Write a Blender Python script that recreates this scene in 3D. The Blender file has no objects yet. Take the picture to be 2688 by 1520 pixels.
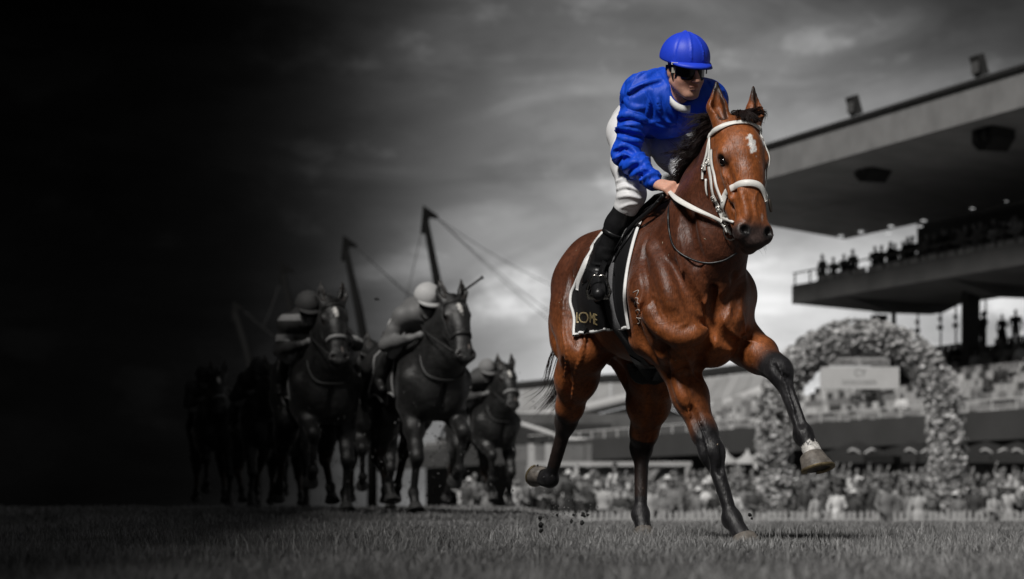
import bpy, bmesh, math, random
import numpy as np
from mathutils import Vector, Matrix
from mathutils.bvhtree import BVHTree

S = bpy.context.scene
COL = S.collection
rng = np.random.default_rng(7)
random.seed(7)

# ------------------------------------------------------------------ camera
FPX, PX0, HZ, CAMH = 6347.0, 1344.0, 1335.0, 0.19     # focal length in photo pixels, centre column, horizon row, eye height
cam = bpy.data.cameras.new("camera"); camo = bpy.data.objects.new("camera", cam); COL.objects.link(camo)
camo.location = (0, 0, CAMH); camo.rotation_euler = (math.pi/2, 0, 0)
cam.sensor_width = 36; cam.lens = FPX/2688*36
cam.shift_y = (HZ-760)/2688
cam.clip_start = 0.3; cam.clip_end = 3000
cam.dof.use_dof = True; cam.dof.focus_distance = 11.75; cam.dof.aperture_fstop = 3.0
S.camera = camo

# ------------------------------------------------------------------ world
SUN = Vector((-0.34, -0.58, 0.74)).normalized()
SUN_STRENGTH, SUN_ANGLE = 3.6, 11.0
W = bpy.data.worlds.new("World"); S.world = W; W.use_nodes = True
nt = W.node_tree; nt.nodes.clear()
def wn(t, **k):
    n = nt.nodes.new(t)
    for a, b in k.items(): setattr(n, a, b)
    return n
def wl(a, b): nt.links.new(a, b)
def wmath(op, a, b=None, clamp=False):
    n = wn('ShaderNodeMath', operation=op); n.use_clamp = clamp
    for i, v in enumerate((a, b)):
        if v is None: continue
        if isinstance(v, (int, float)): n.inputs[i].default_value = v
        else: wl(v, n.inputs[i])
    return n.outputs[0]
def wramp(fac, stops, interp='LINEAR'):
    n = wn('ShaderNodeValToRGB'); n.color_ramp.interpolation = interp
    el = n.color_ramp.elements
    while len(el) < len(stops): el.new(0.5)
    for e, (p, v) in zip(el, stops): e.position = p; e.color = (v, v, v, 1)
    wl(fac, n.inputs[0]); return n.outputs[0]
tc = wn('ShaderNodeTexCoord'); sep = wn('ShaderNodeSeparateXYZ'); wl(tc.outputs['Generated'], sep.inputs[0])
dx, dz = sep.outputs[0], sep.outputs[2]
mapn = wn('ShaderNodeMapping'); mapn.inputs['Scale'].default_value = (7.5, 4, 26); wl(tc.outputs['Generated'], mapn.inputs[0])
cn = wn('ShaderNodeTexNoise'); cn.inputs['Scale'].default_value = 1.0; cn.inputs['Detail'].default_value = 7; cn.inputs['Roughness'].default_value = .52; cn.inputs['Distortion'].default_value = .6
wl(mapn.outputs[0], cn.inputs[0])
mapn2 = wn('ShaderNodeMapping'); mapn2.inputs['Scale'].default_value = (22, 6, 40); mapn2.inputs['Location'].default_value = (3.1, 1.7, .4); wl(tc.outputs['Generated'], mapn2.inputs[0])
cn2 = wn('ShaderNodeTexNoise'); cn2.inputs['Scale'].default_value = 1.0; cn2.inputs['Detail'].default_value = 8; cn2.inputs['Roughness'].default_value = .55
wl(mapn2.outputs[0], cn2.inputs[0])
cloud = wramp(cn.outputs[0], [(.30, .62), (.48, .90), (.62, 1.25), (.75, 1.6)], 'EASE')
cloud2 = wramp(cn2.outputs[0], [(.38, .86), (.55, 1.0), (.70, 1.65)], 'EASE')
clouds = wmath('MULTIPLY', cloud, cloud2)
# very dark cloud over the western half; far east dimmed to cut ambient light
xr = wramp(wmath('ADD', wmath('MULTIPLY', dx, 2.0), .5), [(.06, .002), (.20, .003), (.27, .005), (.33, .016), (.38, .07), (.43, .24), (.49, .54), (.56, .80), (.66, 1.0), (.78, .92), (.90, .60), (1.0, .40)], 'B_SPLINE')
zr = wramp(wmath('MULTIPLY', dz, 2.0, True), [(.0, .70), (.10, .68), (.18, .56), (.26, .41), (.32, .30), (.37, .17), (.42, .105), (1.0, .16)], 'B_SPLINE')
corner = wmath('SUBTRACT', 1.0, wmath('MULTIPLY', wramp(wmath('MULTIPLY', dx, 2.0, True), [(.08, 0), (.40, .75), (1, .65)]), wramp(wmath('MULTIPLY', dz, 2.0, True), [(.18, 0), (.40, 1), (1, .6)])))
lum = wmath('MULTIPLY', wmath('MULTIPLY', wmath('MULTIPLY', xr, zr), clouds), corner)
bg = wn('ShaderNodeBackground'); wl(lum, bg.inputs[0]); bg.inputs[1].default_value = 1.0
sky = wn('ShaderNodeTexSky', sky_type='NISHITA'); sky.sun_disc = False
sky.sun_elevation = math.asin(SUN.z); sky.sun_rotation = math.atan2(SUN.x, SUN.y)
bw = wn('ShaderNodeRGBToBW'); wl(sky.outputs[0], bw.inputs[0])
bg2 = wn('ShaderNodeBackground'); wl(wmath('MULTIPLY', wmath('MULTIPLY', bw.outputs[0], xr), clouds), bg2.inputs[0]); bg2.inputs[1].default_value = 0.010
ad = wn('ShaderNodeAddShader'); wl(bg.outputs[0], ad.inputs[0]); wl(bg2.outputs[0], ad.inputs[1])
wo = wn('ShaderNodeOutputWorld'); wl(ad.outputs[0], wo.inputs[0])

sl = bpy.data.lights.new("sun", 'SUN'); so = bpy.data.objects.new("sun", sl); COL.objects.link(so)
sl.energy = SUN_STRENGTH; sl.angle = math.radians(SUN_ANGLE); sl.color = (1.0, .97, .93)
so.rotation_euler = SUN.to_track_quat('Z', 'Y').to_euler(); so.location = (-20, -20, 40)

vs = S.view_settings; vs.view_transform = 'Standard'; vs.look = 'None'; vs.exposure = 0.0; vs.gamma = 1.0; vs.use_curve_mapping = False
S.render.engine = 'CYCLES'; S.cycles.use_denoising = True; S.cycles.max_bounces = 6; S.cycles.transparent_max_bounces = 8
S.cycles.sample_clamp_indirect = 4.0

# ------------------------------------------------------------------ helpers
def V(*a): return np.array(a, float)
def nrm(v): v = np.asarray(v, float); return v/np.linalg.norm(v)
def at(px, py, Y): return V((px-PX0)*Y/FPX, Y, CAMH+(HZ-py)*Y/FPX)

MATS = {}
def mat(name, c=(.5, .5, .5), rough=.6, spec=.4, metal=0.0, noise=0.0, nscale=8.0, bump=0.0, bscale=60.0, attr=None, alpha=None, sheen=0.0, coat=0.0, ntint=None, bdist=.004, mapscale=None):
    if name in MATS: return MATS[name]
    m = bpy.data.materials.new(name); m.use_nodes = True; MATS[name] = m
    t = m.node_tree; b = t.nodes['Principled BSDF']
    if isinstance(c, (int, float)): c = (c, c, c)
    b.inputs['Roughness'].default_value = rough; b.inputs['Metallic'].default_value = metal
    b.inputs['Specular IOR Level'].default_value = spec
    b.inputs['Base Color'].default_value = (*c, 1)
    if sheen: b.inputs['Sheen Weight'].default_value = sheen
    if coat: b.inputs['Coat Weight'].default_value = coat; b.inputs['Coat Roughness'].default_value = .25
    tcn = t.nodes.new('ShaderNodeTexCoord'); src = tcn.outputs['Object']
    if mapscale:
        mp = t.nodes.new('ShaderNodeMapping'); mp.inputs['Scale'].default_value = mapscale; t.links.new(src, mp.inputs[0]); src = mp.outputs[0]
    col = None
    if attr:
        an = t.nodes.new('ShaderNodeAttribute'); an.attribute_name = attr; col = an.outputs['Color']; t.links.new(col, b.inputs['Base Color'])
    if noise:
        n = t.nodes.new('ShaderNodeTexNoise'); n.inputs['Scale'].default_value = nscale; n.inputs['Detail'].default_value = 6; n.inputs['Roughness'].default_value = .6
        t.links.new(src, n.inputs[0])
        mx = t.nodes.new('ShaderNodeMix'); mx.data_type = 'RGBA'; mx.blend_type = 'MULTIPLY'; mx.inputs[0].default_value = 1
        r = t.nodes.new('ShaderNodeMapRange'); r.inputs[1].default_value = .3; r.inputs[2].default_value = .7; r.inputs[3].default_value = 1-noise; r.inputs[4].default_value = 1+noise*.6
        t.links.new(n.outputs[0], r.inputs[0])
        if col is not None: t.links.new(col, mx.inputs[6])
        else: mx.inputs[6].default_value = (*c, 1)
        t.links.new(r.outputs[0], mx.inputs[7]); t.links.new(mx.outputs[2], b.inputs['Base Color'])
    if bump:
        n = t.nodes.new('ShaderNodeTexNoise'); n.inputs['Scale'].default_value = bscale; n.inputs['Detail'].default_value = 4
        t.links.new(src, n.inputs[0])
        bp = t.nodes.new('ShaderNodeBump'); bp.inputs['Strength'].default_value = bump; bp.inputs['Distance'].default_value = bdist
        t.links.new(n.outputs[0], bp.inputs['Height']); t.links.new(bp.outputs[0], b.inputs['Normal'])
    return m

def tag(o, label=None, cat=None, group=None, kind=None):
    for k, v in (('label', label), ('category', cat), ('group', group), ('kind', kind)):
        if v: o[k] = v
    return o
def empty(name, loc=(0, 0, 0), rz=0.0, parent=None):
    o = bpy.data.objects.new(name, None); COL.objects.link(o); o.location = loc; o.rotation_euler = (0, 0, rz); o.empty_display_size = .1
    if parent: o.parent = parent
    return o
def link(name, me, parent=None, m=None):
    o = bpy.data.objects.new(name, me); COL.objects.link(o)
    if parent: o.parent = parent
    if m is not None and len(me.materials) == 0: me.materials.append(m)
    return o
def mesh_np(name, v, f, m=None, smooth=True, cols=None):
    """v (n,3); f (m,3|4) int array or list of tuples"""
    me = bpy.data.meshes.new(name)
    if isinstance(f, np.ndarray):
        k = f.shape[1]
        me.vertices.add(len(v)); me.vertices.foreach_set('co', np.asarray(v, np.float32).ravel())
        me.loops.add(f.size); me.loops.foreach_set('vertex_index', f.astype(np.int32).ravel())
        me.polygons.add(len(f)); me.polygons.foreach_set('loop_start', np.arange(0, f.size, k, dtype=np.int32))
        me.polygons.foreach_set('loop_total', np.full(len(f), k, np.int32))
        me.update(calc_edges=True)
    else:
        me.from_pydata([tuple(map(float, p)) for p in v], [], [tuple(int(i) for i in q) for q in f]); me.update()
    if smooth: me.polygons.foreach_set('use_smooth', np.ones(len(me.polygons), bool))
    if cols is not None:
        a = me.color_attributes.new('Col', 'FLOAT_COLOR', 'POINT')
        c4 = np.ones((len(v), 4), np.float32); c4[:, :3] = cols; a.data.foreach_set('color', c4.ravel())
    if m is not None: me.materials.append(m)
    return me

class MB:
    """collects simple solids into one mesh"""
    def __init__(s): s.v = []; s.f = []
    def add(s, v, f):
        o = len(s.v); s.v += [tuple(map(float, p)) for p in v]; s.f += [tuple(i+o for i in q) for q in f]
    def box(s, c, d, ax=None):
        c = np.array(c, float); d = np.array(d, float)/2
        A = np.eye(3) if ax is None else np.array(ax, float)
        pts = [c + A[0]*sx*d[0] + A[1]*sy*d[1] + A[2]*sz*d[2] for sx in (-1, 1) for sy in (-1, 1) for sz in (-1, 1)]
        s.add(pts, [(0, 1, 3, 2), (4, 6, 7, 5), (0, 4, 5, 1), (2, 3, 7, 6), (0, 2, 6, 4), (1, 5, 7, 3)]); return s
    def bar(s, a, b, w, h=None, up=(0, 0, 1)):
        a = np.array(a, float); b = np.array(b, float); d = b-a; L = np.linalg.norm(d); t = d/L
        u = np.array(up, float)
        if abs(t@u) > .98: u = V(1, 0, 0)
        x = nrm(np.cross(u, t)); y = np.cross(t, x)
        return s.box((a+b)/2, (L, w, h or w), (t, x, y))
    def tube(s, pts, r, n=8, cap=True):
        pts = [np.array(p, float) for p in pts]; m = len(pts)
        rs = [r]*m if np.isscalar(r) else list(r)
        o = []; pu = None
        for i, p in enumerate(pts):
            t = nrm(pts[min(i+1, m-1)] - pts[max(i-1, 0)])
            if pu is None:
                u = V(0, 0, 1) if abs(t[2]) < .9 else V(1, 0, 0)
            else: u = pu
            x = nrm(np.cross(u, t)); y = np.cross(t, x); pu = y
            for k in range(n):
                a = 2*math.pi*k/n; o.append(p + rs[i]*(x*math.cos(a)+y*math.sin(a)))
        f = [(i*n+k, i*n+(k+1) % n, (i+1)*n+(k+1) % n, (i+1)*n+k) for i in range(m-1) for k in range(n)]
        if cap: f += [tuple(range(n))[::-1], tuple((m-1)*n+k for k in range(n))]
        s.add(o, f); return s
    def prism(s, poly, depth_vec):
        """polygon of 3d points extruded by depth_vec"""
        n = len(poly); a = [np.array(p, float) for p in poly]; b = [p+np.array(depth_vec, float) for p in a]
        s.add(a+b, [tuple(range(n)), tuple(range(2*n-1, n-1, -1))] + [(i, i+n, (i+1) % n+n, (i+1) % n) for i in range(n)]); return s
    def grid(s, P, closed=False):
        """P[i][j] 3d points"""
        n = len(P); m = len(P[0]); v = [p for row in P for p in row]
        f = [(i*m+j, i*m+(j+1) % m, (i+1)*m+(j+1) % m, (i+1)*m+j) for i in range(n-1) for j in range(m if closed else m-1)]
        s.add(v, f); return s
    def mesh(s, name, m=None, smooth=False): return mesh_np(name, s.v, s.f, m, smooth)
    def build(s, name, m=None, parent=None, smooth=False):
        return link(name, s.mesh(name, m, smooth), parent)

def spline(pts, n):
    """Catmull-Rom through pts, n samples"""
    P = np.array(pts, float); P = np.vstack([2*P[0]-P[1], P, 2*P[-1]-P[-2]]); m = len(P)-3
    out = []
    for q in np.linspace(0, m-1e-9, n):
        i = int(q); t = q-i; a, b, c, d = P[i:i+4]
        out.append(.5*((2*b)+(-a+c)*t+(2*a-5*b+4*c-d)*t*t+(-a+3*b-3*c+d)*t**3))
    return np.array(out)

# ------------------------------------------------------------------ implicit surfaces (smooth unions, polygonised)
class Field:
    def __init__(s, lo, hi, h):
        s.lo = np.array(lo, float); s.h = h; s.n = np.ceil((np.array(hi)-s.lo)/h).astype(int)+1
        s.a = np.full(s.n, 9.0, np.float32)
        s.ax = [(s.lo[i]+h*np.arange(s.n[i])).astype(np.float32) for i in range(3)]
    def reg(s, lo, hi):
        i0 = np.clip(np.floor((lo-s.lo)/s.h).astype(int), 0, s.n); i1 = np.clip(np.ceil((hi-s.lo)/s.h).astype(int)+1, 0, s.n)
        return i0, i1
    def apply(s, lo, hi, fn, k, op='add'):
        m = max(k, s.h)*1.05+3*s.h
        i0, i1 = s.reg(np.array(lo)-m, np.array(hi)+m)
        if np.any(i1 <= i0): return
        sl = tuple(slice(a, b) for a, b in zip(i0, i1))
        X = s.ax[0][sl[0]][:, None, None]; Y = s.ax[1][sl[1]][None, :, None]; Z = s.ax[2][sl[2]][None, None, :]
        d = fn(X, Y, Z); A = s.a[sl]
        if op == 'add':
            q = np.maximum(k-np.abs(A-d), 0)/k; s.a[sl] = np.minimum(A, d)-q*q*(k*.25)
        else:
            q = np.maximum(k-np.abs(A+d), 0)/k; s.a[sl] = np.maximum(A, -d)+q*q*(k*.25)
    def cone(s, a, b, ra, rb, k=.03, op='add', flat=None):
        """tapered capsule; flat=(axis, factor): section thinner along axis by factor (>1)"""
        a = np.array(a, float); b = np.array(b, float); ab = b-a; L2 = max(ab@ab, 1e-9)
        R = max(ra, rb)
        lo = np.minimum(a, b)-R; hi = np.maximum(a, b)+R
        if flat is not None: fa = nrm(flat[0]); fs = flat[1]
        def fn(X, Y, Z):
            x, y, z = X-a[0], Y-a[1], Z-a[2]
            t = np.clip((x*ab[0]+y*ab[1]+z*ab[2])/L2, 0, 1).astype(np.float32)
            x = x-t*ab[0]; y = y-t*ab[1]; z = z-t*ab[2]
            q = x*x+y*y+z*z
            if flat is not None:
                c = x*fa[0]+y*fa[1]+z*fa[2]; q = q+(fs*fs-1)*c*c
            return np.sqrt(q)-(ra+(rb-ra)*t)
        s.apply(lo, hi, fn, k, op)
    def chain(s, pts, rs, k=.03, op='add', flat=None):
        for i in range(len(pts)-1): s.cone(pts[i], pts[i+1], rs[i], rs[i+1], k, op, flat)
    def ell(s, c, r, k=.05, ax=None, op='add'):
        c = np.array(c, float); r = np.array(r, float); A = np.eye(3) if ax is None else np.array([nrm(q) for q in ax])
        ext = np.sqrt(((A*r[:, None])**2).sum(0))
        def fn(X, Y, Z):
            x, y, z = X-c[0], Y-c[1], Z-c[2]
            k0 = 0; k1 = 0
            for i in range(3):
                u = x*A[i, 0]+y*A[i, 1]+z*A[i, 2]
                k0 = k0+(u/r[i])**2; k1 = k1+(u/r[i]**2)**2
            k0 = np.sqrt(k0); k1 = np.sqrt(k1)+1e-6
            return (k0*(k0-1)/k1).astype(np.float32)
        s.apply(c-ext, c+ext, fn, k, op)
    def sample(s, p):
        q = (np.asarray(p)-s.lo)/s.h; i = np.clip(np.floor(q).astype(int), 0, s.n-2); t = q-i; r = 0
        for a in (0, 1):
            for b in (0, 1):
                for c in (0, 1):
                    w = (t[..., 0] if a else 1-t[..., 0])*(t[..., 1] if b else 1-t[..., 1])*(t[..., 2] if c else 1-t[..., 2])
                    r = r+w*s.a[i[..., 0]+a, i[..., 1]+b, i[..., 2]+c]
        return r
    def poly(s):
        A = s.a; n = np.array(A.shape); B = A < 0
        c = np.zeros(n-1, np.int8)
        offs = [(i, j, k) for i in (0, 1) for j in (0, 1) for k in (0, 1)]
        for (i, j, k) in offs: c += B[i:n[0]-1+i, j:n[1]-1+j, k:n[2]-1+k]
        I = np.argwhere((c > 0) & (c < 8)); idx = np.full(n-1, -1, np.int32); idx[tuple(I.T)] = np.arange(len(I))
        acc = np.zeros((len(I), 3)); cnt = np.zeros(len(I))
        cor = {o: A[I[:, 0]+o[0], I[:, 1]+o[1], I[:, 2]+o[2]] for o in offs}
        for o in offs:
            for ax in range(3):
                if o[ax]: continue
                o2 = list(o); o2[ax] = 1; va, vb = cor[o], cor[tuple(o2)]
                m = (va < 0) != (vb < 0); t = va[m]/(va[m]-vb[m])
                p = np.tile(np.array(o, float), (m.sum(), 1)); p[:, ax] += t
                acc[m] += p; cnt[m] += 1
        v = s.lo+(I+acc/cnt[:, None])*s.h
        F = []
        for ax in range(3):
            sl0 = [slice(None)]*3; sl1 = [slice(None)]*3; sl0[ax] = slice(0, -1); sl1[ax] = slice(1, None)
            b0, b1 = B[tuple(sl0)], B[tuple(sl1)]
            E = np.argwhere(b0 != b1); u, w = [(1, 2), (2, 0), (0, 1)][ax]
            E = E[(E[:, u] > 0) & (E[:, w] > 0) & (E[:, u] < n[u]-1) & (E[:, w] < n[w]-1)]
            def g(du, dw):
                q = E.copy(); q[:, u] += du; q[:, w] += dw; return idx[tuple(q.T)]
            Q = np.stack([g(-1, -1), g(0, -1), g(0, 0), g(-1, 0)], 1)
            flip = ~b0[tuple(E.T)]; Q[flip] = Q[flip][:, ::-1]
            F.append(Q)
        F = np.vstack(F); F = F[(F >= 0).all(1)]
        return v, F
# ------------------------------------------------------------------ horses.  Local frame: x forward, y to the horse's left, z up
def smooth01(x): x = np.clip(x, 0, 1); return x*x*(3-2*x)
def orth(v, t): v = np.asarray(v, float); return nrm(v-(v@t)*t)

class Head:
    def __init__(s, poll, muz, hdir, size=.66):
        s.o = np.array(poll, float); s.a = nrm(np.array(muz, float)-s.o); s.n = orth(hdir, s.a); s.l = np.cross(-s.a, s.n); s.k = size/.66
    def __call__(s, l, a, n): return s.o+s.k*(l*s.l+a*s.a+n*s.n)
    def axes(s): return (s.l, s.a, s.n)

def horse_field(J, h, lo, hi):
    """J: head (Head), legs {rf,lf,rh,lh}: joint lists, neck: optional mid offset"""
    Fd = Field(lo, hi, h); H = J['head']; k_ = H.k
    # trunk
    Fd.ell((.10, 0, 1.29), (.45, .245, .375), .05)
    Fd.ell((-.30, 0, 1.30), (.46, .305, .345), .15)
    Fd.ell((-.66, 0, 1.40), (.42, .245, .27), .12)
    Fd.ell((-.93, 0, 1.41), (.34, .215, .30), .12)
    Fd.cone((.06, 0, 1.60), (-.30, 0, 1.585), .105, .085, .14)
    Fd.cone((-.55, 0, 1.60), (-1.05, 0, 1.585), .09, .10, .12)
    Fd.ell((.28, 0, 1.06), (.24, .14, .13), .12)                      # breast between the forelegs
    for s in (1, -1):
        tk = J.get('tuck', 0.0) if s < 0 else 0.0
        Fd.cone((-.02, .13*s, 1.55), (.33, .205*s, 1.29), .085, .125, .10)         # shoulder blade
        Fd.cone((.34, (.205-tk)*s, 1.24), (.20, (.215-tk*1.3)*s, 1.06), .125, .11, .08)           # upper arm
        Fd.ell((.12, (.195-tk)*s, 1.24), (.17, .085, .17), .05)                         # triceps
        Fd.ell((.46, .120*s, 1.16), (.13, .12, .17), .08)                      # pectorals
        Fd.ell((.39, .105*s, 1.02), (.12, .10, .12), .09)
        Fd.ell((-.93, .115*s, 1.42), (.30, .14, .26), .08)                        # croup
        Fd.ell((-.66, .205*s, 1.50), (.07, .05, .07), .08)                         # point of hip
        Fd.cone((-1.12, .10*s, 1.46), (-1.17, .12*s, 1.12), .125, .11, .10)         # hamstring
    # neck
    t0, t1 = np.array([.06, 0, 1.60]), H(0, .03, -.10)
    b0, b1 = np.array([.34, 0, 1.22]), H(0, .20, -.16)
    mt = (t0+t1)/2+V(0, 0, .055)+V(*J.get('crest', (0, 0, 0))); mb = (b0+b1)/2+V(.02, 0, -.02)
    Fd.chain([t0, mt, t1], [.110, .088, .080], .12)
    Fd.chain([b0, mb, b1], [.225, .155, .095], .14)
    Fd.chain([(t0+b0)/2, (mt+mb)/2, (t1+b1)/2], [.21, .145, .095], .12)
    for s in (1, -1):
        Fd.cone(V(.20, .13*s, 1.42), (mt+mb)/2+V(0, .055*s, .02), .10, .075, .10)
        # jugular groove
        Fd.cone(V(.47, .125*s, 1.30), mb+V(-.035, .125*s, .06), .016, .012, .05, 'sub')
    # head
    def hc(p, q, ra, rb, k=.04, op='add', flat=None): Fd.cone(H(*p), H(*q), ra*k_, rb*k_, k, op, flat)
    def he(c, r, k=.04, op='add'): Fd.ell(H(*c), np.array(r)*k_, k, H.axes(), op)
    he((0, .08, -.055), (.090, .13, .085), .06)
    he((0, .17, -.03), (.112, .14, .085), .05)
    hc((0, .14, -.01), (0, .34, .004), .085, .068, .05)
    hc((0, .30, .004), (0, .53, .000), .070, .056, .05)
    for s in (1, -1):
        he((.060*s, .215, -.120), (.038, .125, .105), .045)            # jowl
        hc((.05*s, .30, -.12), (.028*s, .52, -.075), .050, .030, .04)  # jaw bar
        he((.108*s, .183, -.012), (.026, .050, .034), .03)             # brow over the eye
        hc((.092*s, .27, -.030), (.072*s, .40, -.030), .020, .014, .035)   # facial crest
        hc((.036*s, .40, .008), (.046*s, .55, .006), .038, .038, .03)  # nasal side
        he((.064*s, .578, .006), (.040, .052, .044), .022)             # nostril wing
        Fd.cone(H(.076*s, .578, .062), H(.050*s, .588, .020), .024*k_, .014*k_, .012, 'sub')
        he((.124*s, .213, -.018), (.022, .026, .024), .012, 'sub')     # eye socket
    he((0, .585, -.018), (.068, .062, .056), .03)
    he((0, .625, -.005), (.055, .034, .045), .025)                     # upper lip
    he((0, .632, -.050), (.040, .034, .030), .018)                     # lower lip and chin
    hc((.06, .612, -.040), (-.06, .612, -.040), .005, .005, .016, 'sub')
    for s in (1, -1):                                                  # ears
        eb, em, et = H(.078*s+.004, .022, -.050), H(.104*s+.010, -.085, -.055), H(.102*s+.014, -.215, -.048)
        dirn = nrm(H.n*.92+s*H.l*.38)
        Fd.chain([eb, em, et], [.048*k_, .049*k_, .008], .022, flat=(dirn, 1.25))
        Fd.chain([eb+dirn*.036-H.a*.045, em+dirn*.034, et+dirn*.020+H.a*.02], [.020*k_, .030*k_, .010], .010, 'sub', flat=(dirn, .75))
    # fore legs: shoulder, elbow, knee, fetlock, coronet
    for key in ('rf', 'lf'):
        sh, el, kn, fe, co = [np.array(p, float) for p in J[key][:5]]
        s = 1 if key == 'lf' else -1
        t = nrm(kn-el); bk = orth((-1, 0, 0), t); t2 = nrm(fe-kn); bk2 = orth(V(-1, 0, -.2), t2); out = V(0, s, 0)
        Fd.cone(sh, el, .10, .088, .07)
        mid = el+(kn-el)*.38
        Fd.chain([el, mid, el+(kn-el)*.78, kn], [.096, .086, .060, .056], .05)
        Fd.cone(el+out*.030, mid+out*.030-bk*.025, .060, .050, .035)
        Fd.cone(el+bk*.05, el+(kn-el)*.62+bk*.026, .060, .040, .04)
        Fd.ell(kn, (.060, .058, .070), .035, (bk2, np.cross(t2, bk2), t2))
        Fd.ell(kn-bk2*.012+t2*.005, (.052, .050, .045), .02, (bk2, np.cross(t2, bk2), t2))
        Fd.cone(kn+bk2*.045+t2*.02, kn+bk2*.02+t2*.05, .022, .02, .03)
        Fd.cone(kn, fe, .040, .032, .05)
        Fd.cone(kn+bk2*.032+t2*.03, fe+bk2*.028, .022, .022, .018)
        Fd.ell(fe+bk2*.010, (.052, .047, .046), .03, (bk2, np.cross(t2, bk2), t2))
        Fd.cone(fe+bk2*.034, fe+bk2*.030+t2*.015, .026, .020, .02)
        Fd.cone(fe, co, .041, .046, .03)
    # hind legs: hip, stifle, hock, fetlock, coronet
    for key in ('rh', 'lh'):
        hp_, st, hk, fe, co = [np.array(p, float) for p in J[key][:5]]
        s = 1 if key == 'lh' else -1; out = V(0, s, 0)
        Fd.chain([hp_, (hp_+st)/2+V(-.02, 0, 0), st], [.17, .155, .12], .12)
        t = nrm(hk-st); bk = orth((-1, 0, 0), t); t2 = nrm(fe-hk); bk2 = orth(V(-1, 0, .1), t2)
        gm = st+(hk-st)*.42
        Fd.cone(V(-1.17, .12*s, 1.22), gm+bk*.05, .115, .078, .12)      # hamstring to gaskin
        Fd.chain([st, gm, st+(hk-st)*.8, hk], [.118, .096, .060, .050], .09)
        Fd.cone(gm+out*.03, hk+out*.005, .055, .036, .04)
        Fd.cone(gm+bk*.075, hk+bk*.070-t2*.045, .034, .022, .03)        # achilles to point of hock
        Fd.ell(hk+bk2*.018, (.070, .052, .072), .035, (bk2, np.cross(t2, bk2), t2))
        Fd.cone(hk+bk2*.062-t2*.045, hk+bk2*.048+t2*.04, .026, .024, .025)
        Fd.cone(hk, fe, .042, .033, .05)
        Fd.cone(hk+bk2*.042+t2*.05, fe+bk2*.028, .022, .022, .022)
        Fd.ell(fe+bk2*.010, (.053, .048, .047), .03, (bk2, np.cross(t2, bk2), t2))
        Fd.cone(fe, co, .041, .046, .03)
    # dock
    Fd.cone((-1.24, 0, 1.56), J.get('dock', V(-1.40, 0, 1.40)), .055, .035, .05)
    # grooves between the muscles
    Fd.cone((.60, 0, 1.28), (.54, 0, 1.00), .006, .010, .06, 'sub')
    for s in (1, -1):
        Fd.cone((-1.06, .275*s, 1.26), (-1.08, .24*s, .98), .004, .004, .06, 'sub')
    return Fd

def seg_t(p, a, b):
    ab = b-a; t = ((p-a)@ab)/(ab@ab); tc_ = np.clip(t, 0, 1); d = np.linalg.norm(p-(a+tc_[:, None]*ab), axis=1); return t, d

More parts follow.
